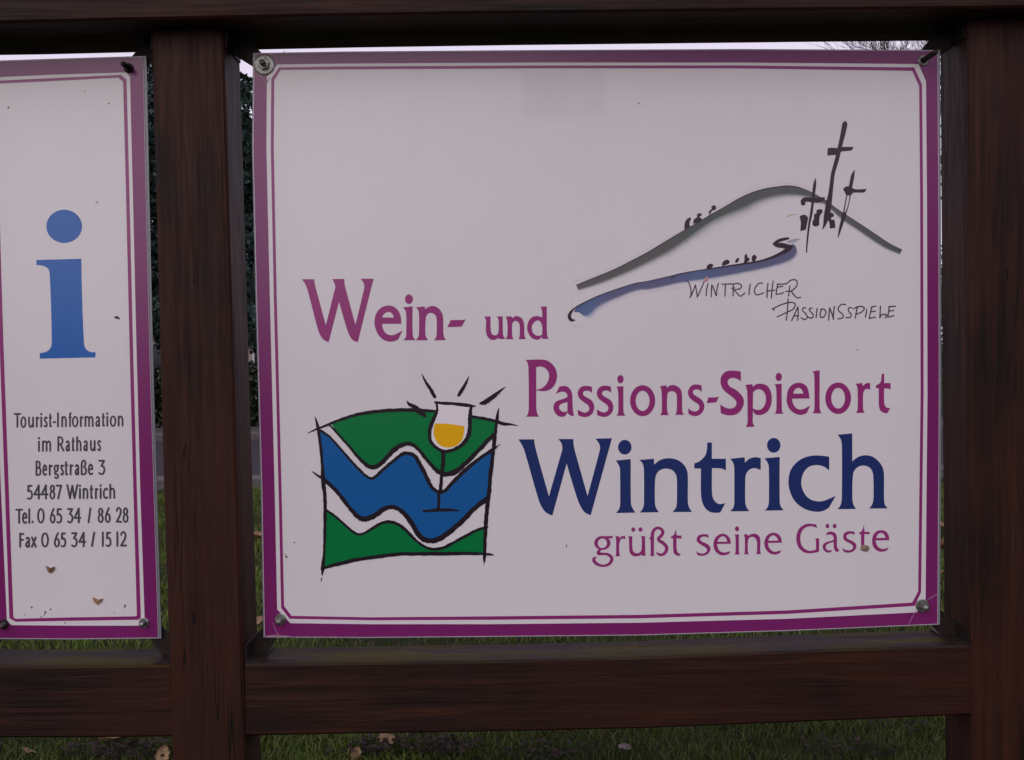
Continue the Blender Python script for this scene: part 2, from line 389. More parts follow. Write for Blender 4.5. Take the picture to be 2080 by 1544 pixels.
class Print:
    """collects flat printed shapes on a board (pixel outlines laid on the board's own plane)"""
    def __init__(s, lift): s.V = []; s.F = []; s.C = []; s.y = YB-lift*.5; s.k = 0
    def pt(s, x, y, dy=0): q = P(x, y, s.y-dy); return q
    def poly(s, loops):
        s.k += 1; dy = s.k*3e-6; o = len(s.V)
        L3 = [[Vector((x, y, 0)) for x, y in lp] for lp in loops]
        tr = tessellate_polygon(L3)
        flat = [p for lp in loops for p in lp]
        s.V += [s.pt(x, y, dy) for x, y in flat]
        for a, b, c in tr:
            pa, pb, pc = flat[a], flat[b], flat[c]
            ar = (pb[0]-pa[0])*(pc[1]-pa[1])-(pb[1]-pa[1])*(pc[0]-pa[0])
            if abs(ar) < 1e-9: continue
            s.F.append((a+o, b+o, c+o) if ar < 0 else (a+o, c+o, b+o))
    def shape(s, fr, *txt):
        loops = []
        for t in txt:
            if t.startswith('E'):
                c = [float(q) for q in t[1:].split()]; loops.append(ell(*c, fr))
            else: loops.append(smooth_closed(parse(t, fr)))
        s.poly(loops)
    def stroke(s, fr, pts, w=None, seg=6, jag=0.0, closed=False, taper=0):
        x0, y0, sc_ = fr
        A = np.array([[x0+p[0]/sc_, y0+p[1]/sc_, ((p[2] if len(p) > 2 else w))/sc_/2] for p in pts])
        out = []
        for i in range(len(A)-1):
            p0 = A[max(i-1, 0)]; p1 = A[i]; p2 = A[i+1]; p3 = A[min(i+2, len(A)-1)]
            for k in range(seg):
                t = k/seg
                out.append(.5*((2*p1)+(-p0+p2)*t+(2*p0-5*p1+4*p2-p3)*t*t+(-p0+3*p1-3*p2+p3)*t**3))
        out.append(A[-1]); out = np.array(out)
        d = np.gradient(out[:, :2], axis=0); d /= (np.linalg.norm(d, axis=1)[:, None]+1e-9)
        nrm = np.stack([-d[:, 1], d[:, 0]], 1)
        wd = np.maximum(out[:, 2], .15)
        w1 = wd*(1+jag*rng.uniform(-1, 1, len(wd))); w2 = wd*(1+jag*rng.uniform(-1, 1, len(wd)))
        a = out[:, :2]+nrm*w1[:, None]; b = out[:, :2]-nrm*w2[:, None]
        s.k += 1; dy = s.k*3e-6; o = len(s.V); n = len(out)
        for i in range(n): s.V.append(s.pt(a[i][0], a[i][1], dy)); s.V.append(s.pt(b[i][0], b[i][1], dy))
        for i in range(n-1): s.F.append((o+2*i, o+2*i+1, o+2*i+3, o+2*i+2))
        for end, sg in ((0, -1), (n-1, 1)):       # rounded ends
            c = out[end, :2]; r = wd[end]
            if r < .5: continue
            o2 = len(s.V); m = 6; base = math.atan2(nrm[end][1], nrm[end][0])
            for k in range(m+1):
                an = base - sg*math.pi*k/m
                s.V.append(s.pt(c[0]+r*math.cos(an), c[1]+r*math.sin(an), dy))
            s.F.append(tuple(range(o2, o2+m+1)) if sg > 0 else tuple(range(o2+m, o2-1, -1)))
    def build(s, name, mat, parent, label=None):
        ob = mk(name, s.V, s.F, mat, parent)
        me = ob.data                      # make every face look towards the viewer
        import bmesh
        bm = bmesh.new(); bm.from_mesh(me)
        for f in bm.faces:
            f.normal_update()
            if f.normal.y > 0: f.normal_flip()
        bm.to_mesh(me); bm.free()
        if label: ob['label'] = label
        return ob

class Word:
    """a line of lettering: every letter a piece of its own"""
    def __init__(s, lift): s.lift = lift; s.L = []
    def shape(s, fr, *txt):
        dot = len(txt) == 1 and (txt[0].startswith('E') or len(txt[0].split()) <= 4)
        if not dot or not s.L: s.L.append(Print(s.lift))
        s.L[-1].shape(fr, *txt)
    def stroke(s, fr, pts, new=False):
        if new: s.L.append(Print(s.lift))
        s.L[-1].stroke(fr, pts)
    def build(s, name, mat, parent, label=None):
        e = bpy.data.objects.new(name, None); COL.objects.link(e); e.parent = parent; e.empty_display_size = .05
        if label: e['label'] = label
        for p in s.L: p.build('letter', mat, e)
def board(name, outline, label, cat='sign', edge=(1.5, 1.5, 1.5, 1.5)):
    """outline: dict of pixel polylines t, r, b, l (clockwise from top left)"""
    loop = outline
    A = [P(x, y, YB) for x, y in loop]
    c = sum(A, Vector())/len(A)
    root = empty(name, (c.x, YB, min(a.z for a in A)), label, cat)
    B = [Vector((a.x, YB+.004, a.z)) for a in A]
    n = len(A); F = [tuple(range(n))[::-1], tuple(range(n, 2*n))]+[(i, (i+1) % n, (i+1) % n+n, i+n) for i in range(n)]
    ob = mk('panel', A+B, F, M_WHITE, root)
    # clear laminate lip a few millimetres wider than the print, behind it
    cc = Vector((c.x, 0, c.z)); lipf = []; lipb = []
    for a in A:
        d = Vector((a.x-cc.x, 0, a.z-cc.z)); gx = (.0022+(.0022 if (d.x > 0 and name != 'left') else 0))*(1 if d.x > 0 else -1)
        gz = .0016*(1 if d.z > 0 else -1)
        lipf.append(Vector((a.x+gx, YB+.0015, a.z+gz))); lipb.append(Vector((a.x+gx, YB+.0035, a.z+gz)))
    inn = [Vector((a.x, YB+.0015, a.z)) for a in A]; inb = [Vector((a.x, YB+.0035, a.z)) for a in A]
    V = lipf+lipb+inb+inn; F = []
    for i in range(n):
        j = (i+1) % n
        F += [(i, j, j+n, i+n), (i+n, j+n, j+2*n, i+2*n), (j, i, i+3*n, j+3*n)]
    mk('laminate_edge', V, F, M_EDGE, root)
    return root
def rings(root, outer, inner, l_out, l_in):
    p = Print(.0004); p.poly([outer, inner]); p.build('border', M_PURPLE, root)
    p = Print(.0004); p.poly([l_out, l_in]); p.build('border_line', M_LINE, root)
def bolt(root, px, py, r, stud, mat, washer_mat=None, sr=.0042, lean=(0, 0)):
    q = P(px, py, YB); 
    b = bpy.data.objects.new('bolt', None)
    # the stud is the bolt's own mesh, washer and nut its pieces
    y0 = YB-.0006
    V, F = tube([(q.x, y0, q.z), (q.x+lean[0]*.5, y0-stud*.5, q.z+lean[1]*.5), (q.x+lean[0], y0-stud, q.z+lean[1])], [sr, sr, sr*.92], 12)
    bo = mk('bolt', V, F, mat, root, True)
    def disc(r0, r1, ya, yb_, n):
        ang = [2*math.pi*k/n+.3 for k in range(n)]
        ring = lambda rr, y: [Vector((q.x+rr*math.cos(a), y, q.z+rr*math.sin(a))) for a in ang]
        return loft([ring(r1*.90, ya), ring(r1, (ya+yb_)/2-.0003), ring(r1, yb_)][::1])
    def child(nm, v, f, mt):
        return mk(nm, v, f, mt, bo)
    bo.name = 'bolt'
    V, F = disc(0, r, y0-.0018, y0, 28); child('washer', V, F, washer_mat or mat)
    V, F = disc(0, r*.58, y0-.0072, y0-.0019, 6); child('nut', V, F, mat)

# ================================================================ MAIN BOARD
MO = [(516, 109), (700, 106), (1100, 103), (1500, 101), (1905, 103), (1907, 400), (1908, 800), (1905, 1268),
      (1600, 1281), (1300, 1290), (1000, 1293), (750, 1295), (537, 1294), (532, 1000), (521, 600), (514, 300)]
main = board('sign_board', MO, 'large white welcome board with purple border, blue green emblem and the word Wintrich')
ins = .0
inner = [(563, 131), (700, 129), (1100, 127), (1500, 127), (1866, 130), (1881, 165), (1883, 400), (1884, 800), (1880, 1222), (1862, 1244),
         (1600, 1257), (1300, 1265), (1000, 1268), (750, 1268), (590, 1266), (563, 1238), (558, 1000), (548, 600), (541, 300), (542, 156)]
l_out = [(567, 137), (700, 135), (1100, 133), (1500, 133), (1857, 137), (1873, 172), (1875, 400), (1876, 800), (1871, 1203), (1858, 1231),
         (1600, 1247), (1300, 1256), (1000, 1259), (750, 1260), (588, 1257), (571, 1235), (566, 1000), (556, 600), (550, 300), (551, 160)]
l_in = [(570, 142), (700, 141), (1100, 139), (1500, 139), (1853, 144), (1867, 175), (1869, 400), (1870, 800), (1865, 1201), (1853, 1224),
        (1600, 1240), (1300, 1249), (1000, 1252), (750, 1254), (592, 1251), (577, 1231), (572, 1000), (562, 600), (556, 300), (557, 163)]
MOi = [(x+(1 if x < 1000 else -1)*.8, y+(1 if y < 700 else -1)*.8) for x, y in MO]
rings(main, MOi, inner, l_out, l_in)
FA = (1040, 870, 8); FB = (1290, 870, 8); FC = (1550, 870, 8); FD = (600, 550, 8); FE = (860, 550, 8)
FF = (1050, 715, 8); FG = (1300, 715, 8); FH = (1555, 715, 8); FI = (1190, 1040, 9.905); FJ = (1400, 1040, 9.905); FK = (1605, 1040, 9.905)
# --- Wintrich
p = Word(.0004)
p.shape(FA, "105,180 360,180 374,280s 410,430s 600,1105 790,440s 815,350s 815,290s 800,240s 752,175 998,175 1002,265s 1018,350s 1228,1100 1420,380s 1430,310s 1412,245s 1355,168 1625,163 1570,360 1280,1412 1180,1365s 1100,1240s 1048,1105s 888,575 700,1260 655,1420 545,1362s 470,1255s 425,1140s 230,460s 185,320s")
istem = "1685,525 1928,500 1930,700 1932,1180s 1942,1260s 2005,1372 1690,1378 1740,1310s 1757,1240s 1758,1150s 1755,700s 1745,620s"
p.shape(FA, istem); p.shape(FA, "E1833 308 110 120")
p.shape(FB, "68,515 305,495 312,592 400,520s 530,487s 680,510s 790,590s 845,690s 858,810s 858,1180s 872,1270s 925,1360 608,1362 658,1300s 677,1230s 680,1150s 680,860s 662,750s 600,680s 500,655s 400,685s 345,755s 325,860s 322,1170s 335,1280s 390,1365 75,1370 122,1310s 142,1240s 145,1150s 143,680s 125,580s")
p.shape(FB, "1172,232 1248,232 1248,495 1475,495 1478,688 1420,660s 1330,648 1250,648 1250,1040s 1265,1130s 1305,1195s 1360,1230s 1410,1230s 1468,1215 1385,1368 1320,1374s 1230,1362s 1150,1310s 1095,1210s 1072,1080s 1070,655 962,652 962,570 1030,545s 1090,500s 1140,440s 1165,350s")
p.shape(FB, "1545,495 1778,472 1788,560 1850,500s 1940,470s 2042,485 2042,680 1980,655s 1920,648s 1850,680s 1805,745s 1792,840s 1790,1180s 1805,1270s 1858,1348 1545,1350 1592,1295s 1611,1220s 1612,1150s 1612,660s 1598,570s")
p.shape(FC, "22,488 270,465 270,1160s 280,1250s 332,1333 25,1338 72,1285s 92,1210s 95,1130s 93,650s 80,570s"); p.shape(FC, "E173 277 110 120")
p.shape(FC, "1075,463 1075,688 1000,630s 920,603s 840,600s 740,630s 660,720s 622,850s 630,960s 680,1070s 760,1150s 860,1185s 960,1185s 1060,1150s 1182,1098 1070,1290 970,1345s 850,1355s 700,1320s 570,1240s 480,1130s 425,980s 412,850s 440,700s 520,580s 640,490s 780,448s 920,443s")
p.shape(FC, "1210,105 1448,82 1450,542 1530,475s 1640,440s 1760,455s 1860,520s 1930,610s 1963,730s 1966,1150s 1980,1240s 2028,1302 1720,1305 1768,1245s 1790,1170s 1795,1080s 1790,770s 1760,670s 1700,620s 1620,607s 1540,630s 1480,695s 1458,790s 1452,1130s 1467,1235s 1512,1312 1205,1315 1252,1262s 1274,1190s 1280,1100s 1280,280s 1262,180s")
p.build('lettering', M_NAVY, main, 'navy blue word Wintrich')
# --- Wein- und
p = Word(.0004)
p.shape(FD, "105,138 305,138 322,240s 350,350s 495,885 630,340s 648,262s 635,210s 598,135 795,133 800,220s 825,320s 975,880 1110,320s 1120,245s 1105,195s 1058,130 1275,130 1230,290 1015,1160 930,1125s 870,1035s 830,925s 708,505 650,740 540,1165 445,1110s 385,1005s 345,880s 205,340s 165,230s")
p.shape(FD, "1725,862 1410,865 1420,930s 1455,1000s 1515,1040s 1590,1045s 1670,1010s 1745,968 1675,1110 1610,1145s 1520,1152s 1420,1115s 1340,1030s 1295,920s 1285,820s 1310,700s 1380,610s 1470,570s 1560,570s 1650,625s 1705,720s", "1412,760 1440,705s 1510,670s 1570,695s 1600,760")
p.shape(FD, "1745,595 1905,578 1905,1010s 1918,1080s 1955,1130 1755,1132 1790,1085s 1800,1020s 1800,700s 1785,640s"); p.shape(FD, "E1845 463 65 80")
p.shape(FE, "-125,595 22,578 28,625 80,590s 150,572s 230,600s 290,665s 320,760s 325,1010s 340,1080s 372,1128 172,1132 205,1080s 215,1010s 215,800s 195,725s 120,685s 60,715s 38,790s 32,1010s 45,1080s 80,1130 -130,1132 -85,1080s -72,1010s -72,700s -85,640s")
p.shape(FE, "445,800 610,800s 655,797s 692,785 622,910 388,918")
p.shape(FE, "988,745 1092,742 1095,970s 1115,1030s 1160,1050s 1205,1030s 1222,970s 1222,810s 1215,780s 1190,745 1290,740 1292,1000s 1302,1060s 1335,1110 1232,1112 1220,1090 1170,1120s 1120,1125s 1060,1095s 1025,1030s 1015,950s 1018,820s 1010,780s")
p.shape(FE, "1338,745 1432,740 1442,772 1490,740s 1540,740s 1600,775s 1632,840s 1640,910s 1640,1020s 1648,1070s 1668,1112 1548,1112 1562,1070s 1566,1020s 1565,910s 1550,845s 1500,815s 1455,840s 1442,910s 1442,1020s 1448,1070s 1465,1115 1336,1113 1358,1070s 1366,1010s 1365,850s 1355,790s")
p.shape(FE, "1900,585 2005,578 2008,1000s 2015,1060s 2038,1108 1930,1110 1925,1075 1880,1115s 1840,1122s 1760,1090s 1705,1010s 1685,920s 1710,820s 1760,760s 1830,735s 1930,758 1930,680s 1920,620s", "1850,808s 1800,840s 1765,900s 1765,960s 1790,1020s 1850,1055s 1928,1043 1930,910s 1905,835s")
p.build('lettering', M_TEXT, main, 'magenta words Wein- und')
# --- Passions-Spielort
p = Word(.0004)
p.shape(FF, "138,130 430,125s 520,155s 600,230s 645,320s 650,420s 610,540s 530,615s 430,638s 314,622 315,880s 325,980s 358,1053 148,1053 180,1000s 192,900s 186,250s 168,170s", "314,250 314,612 400,590s 475,525s 522,420s 512,330s 465,268s 390,238s")
p.shape(FF, "628,690 688,565 760,552s 830,570s 885,640s 900,720s 906,900s 912,960s 930,1040 880,1035s 845,1015s 822,985 780,1045 720,1055s 650,1025s 605,960s 592,890s 620,820s 680,785s 760,760s 815,735s 818,700s 800,665s 750,645s 690,655s", "820,815 760,830s 700,860s 685,900s 710,950s 760,975s 820,964")
ess = "1218,565 1222,665 1170,635s 1120,630s 1078,655s 1082,700s 1130,735s 1205,780s 1248,845s 1255,920s 1225,1000s 1160,1048s 1090,1058s 995,1030 985,935 1050,970s 1110,985s 1160,960s 1175,910s 1150,860s 1080,812s 1012,750s 988,680s 1005,610s 1060,560s 1130,550s"
p.shape(FF, ess); p.shape((FF[0]+310/8, FF[1]-.3, 8), ess)
p.shape(FF, "1615,565 1730,555 1732,940s 1740,1000s 1768,1037 1615,1037 1640,1000s 1648,930s 1645,660s 1635,600s"); p.shape(FF, "E1682 443 52 68")
p.shape(FF, "E2043 792 205 253", "E2043 795 112 165")
p.shape(FG, "322,555 430,542 438,582 490,545s 545,537s 610,560s 660,610s 682,700s 685,920s 692,980s 715,1022 568,1024 592,980s 598,920s 598,740s 585,670s 520,637s 460,660s 442,740s 440,920s 448,980s 468,1027 325,1028 350,985s 355,920s 350,660s 342,600s")
p.shape(FG, "1003,543 1005,648 960,617s 910,608s 865,632s 867,680s 910,715s 990,765s 1035,830s 1045,900s 1015,980s 950,1030s 880,1042s 790,1010 778,915 840,955s 900,968s 950,940s 965,890s 940,845s 870,800s 800,735s 780,660s 800,590s 850,540s 920,528s")
p.shape(FG, "1108,738 1200,738s 1240,735s 1282,725 1240,820 1080,832 1100,780")
p.shape(FG, "1638,318 1640,475 1570,435s 1500,422s 1440,445s 1425,500s 1460,560s 1550,610s 1640,690s 1685,770s 1685,850s 1640,950s 1560,1015s 1440,1032s 1312,995 1305,850 1370,895s 1450,920s 1530,900s 1565,850s 1555,790s 1490,725s 1380,640s 1320,550s 1310,440s 1345,360s 1420,310s 1500,303s 1580,308s")
p.shape(FG, "1710,535 1825,522 1832,567 1890,525s 1960,515s 2060,545s 2120,630s 2142,740s 2130,860s 2080,960s 2000,1015s 1940,1025s 1872,1012s 1837,945 1832,1120s 1840,1170s 1870,1213 1720,1222 1743,1165s 1748,1100s 1742,650s 1730,585s", "1837,660 1880,620s 1940,605s 2005,640s 2040,710s 2045,800s 2010,890s 1960,935s 1900,940s 1835,917")
p.shape(FH, "145,525 262,515 265,910s 272,970s 298,1003 145,1007 170,965s 178,900s 175,610s 165,560s"); p.shape(FH, "E215 407 52 68")
p.shape(FH, "715,757 430,760 445,830s 480,895s 540,932s 610,928s 665,905s 727,868 672,990 620,1015s 550,1022s 460,990s 385,920s 348,830s 345,720s 375,600s 440,530s 530,500s 610,515s 680,580s", "450,678 480,610s 535,583s 585,610s 615,675")
p.shape(FH, "760,315 880,298 880,910s 890,960s 912,997 760,997 785,960s 795,890s 792,400s 780,340s")
p.shape(FH, "E1180 752 210 257", "E1180 752 112 168")
p.shape(FH, "1465,515 1570,503 1583,552 1630,512s 1700,502 1700,617 1650,600s 1610,620s 1588,680s 1585,900s 1593,955s 1612,990 1465,990 1490,950s 1498,890s 1495,610s 1482,550s")
p.shape(FH, "1888,353 1928,353 1928,505 2033,505 2033,612 1990,595s 1928,592 1928,820s 1945,880s 1985,910s 2030,905 1982,995 1930,992s 1870,955s 1845,890s 1840,800s 1840,592 1795,590 1795,540 1840,520s 1872,480s 1882,420s")
p.build('lettering', M_TEXT, main, 'magenta words Passions-Spielort')
# --- gruesst seine Gaeste
p = Word(.0004)
p.shape(FI, "E332 624 165 142", "E332 630 92 96")
p.shape(FI, "395,486 548,480 530,530 425,530")
p.stroke(FI, [(300, 752, 40), (252, 800, 60), (262, 838, 68), (340, 843, 50), (430, 850, 55), (500, 895, 66), (522, 960, 66), (480, 1035, 60), (400, 1078, 50), (310, 1080, 50), (220, 1045, 62), (165, 985, 66), (165, 935, 55), (212, 912, 22)])
p.shape(FI, "592,490 668,487 675,532 720,492s 790,482 795,550 740,535s 700,560s 675,630s 672,800s 678,850s 690,892 592,892 605,850s 608,800s 608,580s 603,530s")
p.shape(FI, "850,490 935,487 938,730s 960,800s 1020,830s 1090,810s 1120,750s 1125,560s 1120,520s 1108,490 1192,483 1195,800s 1198,840s 1210,880 1130,885 1125,855 1050,890s 970,890s 905,850s 875,780s 868,560s 862,520s")
p.shape(FI, "E955 355 41 45"); p.shape(FI, "E1100 353 41 45")
p.stroke(FI, new=True, pts=[(1338, 860, 66), (1338, 500, 68), (1348, 410, 66), (1390, 345, 58), (1450, 322, 56), (1515, 345, 60), (1550, 410, 66), (1520, 475, 66), (1462, 535, 62), (1480, 578, 66), (1560, 630, 68), (1620, 700, 68), (1622, 770, 68), (1580, 835, 60), (1520, 862, 56), (1465, 852, 50), (1425, 815, 20)])
p.shape(FI, "1290,885 1306,845 1370,845 1385,880"); p.shape(FI, "1268,552 1306,490 1306,552")
p.shape(FI, "1808,345 1820,400s 1828,473 1925,473 1928,535 1825,533 1828,750s 1850,815s 1910,845 1885,885 1830,878s 1775,835s 1758,760s 1755,535 1708,530 1715,500s 1770,460s 1795,400s")
p.shape(FJ, "385,460 388,523 330,500s 270,500s 225,530s 225,570s 270,600s 370,650s 425,720s 415,790s 350,860s 260,883s 170,870 128,785 200,825s 290,835s 345,800s 355,750s 310,705s 220,650s 160,600s 150,540s 185,475s 250,450s 330,448s")
p.shape(FJ, "838,640 560,645 570,700s 610,780s 690,815s 770,805s 832,785 800,845 720,870s 640,870s 560,825s 505,750s 487,660s 505,560s 570,475s 660,438s 750,460s 815,530s", "570,600 600,530s 680,490s 740,530s 765,598")
p.shape(FJ, "912,455 1000,450 1000,780s 1005,820s 1020,855 912,858 928,820s 932,780s 932,540s 928,490s"); p.shape(FJ, "E962 340 42 50")
p.shape(FJ, "1095,452 1172,447 1185,482 1250,445s 1330,440s 1400,480s 1430,560s 1428,780s 1445,848 1345,850 1362,800s 1362,610s 1330,530s 1270,500s 1210,520s 1182,590s 1180,790s 1198,850 1100,855 1116,810s 1118,540s 1110,490s")
p.shape(FJ, "1865,618 1585,625 1600,700s 1650,770s 1720,800s 1800,785s 1860,768 1820,830 1740,857s 1650,845s 1570,790s 1520,700s 1512,600s 1545,500s 1620,435s 1700,418s 1790,445s 1850,530s", "1590,580 1620,510s 1690,470s 1750,500s 1790,575")
p.shape(FK, "530,255 540,325 470,295s 400,290s 300,320s 230,400s 205,520s 220,640s 280,730s 380,780s 460,775s 520,755 520,620s 518,580s 505,530 582,530 582,800 500,820s 400,833s 280,810s 180,730s 135,630s 125,500s 165,360s 250,275s 350,238s 450,238s")
p.shape(FK, "710,480 755,405 840,395s 910,430s 940,500s 942,690s 958,735s 990,765 960,800s 920,795s 888,750s 876,690 875,605 790,630s 725,670s 720,720s 750,765s 800,772s 840,765 825,803s 760,820s 690,785s 655,720s 660,660s 720,610s 800,585s 870,560s 870,500s 840,460s 780,455s")
p.shape(FK, "E752 283 38 45"); p.shape(FK, "E895 283 38 45")
p.shape(FK, "1298,400 1298,460 1240,440s 1180,445s 1135,480s 1145,530s 1200,560s 1290,610s 1332,670s 1320,740s 1260,800s 1170,820s 1080,805 1040,720 1110,760s 1190,770s 1250,745s 1265,700s 1240,655s 1150,605s 1080,555s 1065,490s 1095,420s 1170,388s 1240,388s")
p.shape(FK, "1485,262 1490,320s 1497,400 1600,400 1600,450 1495,445 1495,690s 1520,760s 1560,790 1520,800s 1460,780s 1432,720s 1425,450 1385,445 1390,420s 1440,385s 1465,330s")
p.shape(FK, "1995,568 1720,575 1735,640s 1780,710s 1860,745s 1920,735s 1985,708 1950,770 1880,798s 1790,795s 1700,740s 1655,650s 1650,560s 1675,460s 1740,390s 1820,367s 1920,390s 1980,470s", "1735,525 1760,460s 1825,420s 1885,450s 1920,520")
p.build('lettering', M_TEXT, main, 'thin magenta words in the bottom line')

# --- emblem
M1 = (620, 750, 6.713); M2 = (830, 750, 6.713)
em = Print(.0004)
em.shape(M1, "240,830 330,920s 520,1125s 700,1330s 820,1450s 900,1480s 1000,1420s 1200,1250s 1370,1150s 1480,1180s 1560,1280s 1640,1440s 1720,1600s 1790,1665s 1860,1675s 1920,1640s 2010,1535s 2290,1285s 2560,1095 2520,1540 2490,1760 2310,1895s 2110,2095s 1910,2265s 1760,2330s 1640,2325s 1530,2240s 1450,2090s 1350,1955s 1200,1878s 1080,1900s 950,1990s 820,2042s 720,2010s 600,1885s 450,1690s 280,1530 245,1500 180,850")
em.build('emblem_river', M_EBLUE, main)
em = Print(.0004)
em.shape(M1, "360,755 600,665s 900,595s 1200,562s 1540,560s 1780,575 1860,900 2270,650 2420,670s 2590,700 2580,890 2490,975s 2310,1160s 2110,1350s 1920,1425s 1800,1385s 1620,1190s 1470,1035s 1400,1015s 1250,1065s 1100,1210s 950,1330s 880,1325s 750,1230s 560,1005s")
em.shape(M1, "270,1910 400,2000s 560,2140s 680,2235s 780,2250s 900,2180s 1050,2100s 1180,2088s 1330,2155s 1450,2272s 1540,2360s 1640,2425s 1750,2452s 1870,2435s 2010,2368s 2250,2240s 2450,2165 2442,2515 1910,2515s 1410,2522s 900,2580s 500,2650s 255,2710 270,2200")
em.build('emblem_slope', M_EGREEN, main)
em = Print(.0007)
em.shape(M2, "395,470 835,505 815,640s 805,820s 770,950s 680,1040s 520,1100s 400,1060s 320,970s 295,850s 325,740s 390,620s 405,560s")
em.build('emblem_glass', M_GLASSW, main)
em = Print(.0009)
em.shape(M2, "360,740 560,748s 762,778 755,870s 725,970s 650,1040s 545,1068s 450,1050s 385,990s 345,900s 345,800s")
em.build('emblem_wine', M_YEL, main)
em = Print(.0010); J = .16
for st in (
 [(40,870,10),(150,820,22),(290,765,28),(450,700,34),(700,620,38),(1000,575,45),(1300,555,42),(1540,560,45),(1780,575,30)],
 [(135,650,8),(165,760,35),(190,900,38),(225,1200,35),(245,1544,48),(265,1700,45),(272,1900,42),(268,2200,38),(258,2500,32),(240,2700,45),(232,2790,20),(228,2815,6)],
 [(95,1395,10),(170,1450,25),(240,1490,40),(300,1545,50),(450,1690,45),(600,1885,48),(720,2012,58),(820,2045,64),(950,1995,62),(1080,1902,58),(1200,1880,52),(1330,1950,55),(1450,2100,60),(1540,2255,64),(1640,2330,60),(1760,2335,64),(1900,2270,64),(2110,2100,60),(2310,1900,56),(2490,1760,58)],
 [(300,750,20),(360,790,26),(560,1010,30),(750,1230,40),(860,1320,52),(950,1333,58),(1060,1260,54),(1200,1110,54),(1330,1030,54),(1440,1022,50),(1540,1090,42),(1620,1190,40),(1720,1310,45),(1820,1400,58),(1920,1430,64),(2060,1390,64),(2200,1270,54),(2400,1070,50),(2480,980,54),(2570,900,58)],
 [(190,830,30),(330,920,28),(520,1130,28),(680,1310,30),(800,1430,30),(880,1485,30),(940,1475,34),(1060,1370,36),(1200,1250,36),(1330,1155,44),(1420,1150,45),(1500,1190,48),(1560,1290,50),(1640,1440,46),(1720,1600,44),(1780,1655,40),(1850,1680,40),(1920,1645,40),(2010,1545,44),(2200,1360,44),(2400,1200,40),(2560,1095,40),(2620,1050,15),(2665,1020,5)],
 [(270,1910,30),(400,2000,28),(560,2140,28),(680,2235,32),(770,2250,30),(900,2180,34),(1050,2095,36),(1180,2085,40),(1320,2150,38),(1450,2275,34),(1540,2360,30),(1640,2425,32),(1750,2455,36),(1880,2435,38),(2010,2370,34),(2250,2240,34),(2350,2190,34),(2480,2155,30)],
 [(225,2720,30),(400,2670,42),(700,2600,48),(1000,2555,48),(1300,2520,44),(1500,2520,42),(1900,2515,44),(2200,2512,42),(2440,2520,32),(2530,2525,26),(2572,2540,6)],
 [(2640,530,8),(2620,640,36),(2600,800,38),(2580,960,48),(2560,1150,46),(2530,1400,48),(2505,1700,52),(2485,1850,50),(2465,2050,48),(2452,2300,44),(2445,2530,40),(2442,2610,28),(2440,2645,8)],
 [(2270,645,34),(2420,670,38),(2600,710,40),(2700,745,40),(2800,752,24),(2900,768,6)],
 [(1385,430,6),(1415,475,36),(1470,505,50),(1560,575,75),(1620,625,50),(1645,655,12)],
 [(1590,65,8),(1640,170,30),(1710,275,42),(1765,375,40)], [(2232,97,6),(2190,190,34),(2140,280,40),(2100,345,40),(2075,365,10)],
 [(2730,240,6),(2630,320,38),(2530,400,56),(2440,455,58),(2390,465,30)],
 [(1625,2525,6),(1660,2532,6)], [(225,2850,14),(214,2885,10)], [(2432,2660,8),(2434,2680,5)],
): em.stroke(M1, [(a, b, c*1.13) for a, b, c in st], jag=J)
for st in ([(362,450,26),(450,462,36),(650,474,40),(800,492,44),(905,506,18)],
 [(382,465,30),(390,560,30),(350,660,46),(300,780,48),(285,900,44),(310,1000,42),(400,1085,38),(500,1120,38),(620,1095,44),(740,1020,50),(808,920,54),(835,800,50),(835,650,46),(850,520,38)],
 [(468,1120,50),(470,1300,50),(450,1450,44),(435,1640,44),(415,1690,38),(410,1850,36),(403,1905,46)],
 [(202,1935,26),(340,1925,36),(420,1920,42),(540,1918,40),(650,1925,22),(700,1938,6)]): em.stroke(M2, [(a, b, c*1.1) for a, b, c in st], jag=J)
em.build('emblem_outline', M_BLACK, main)

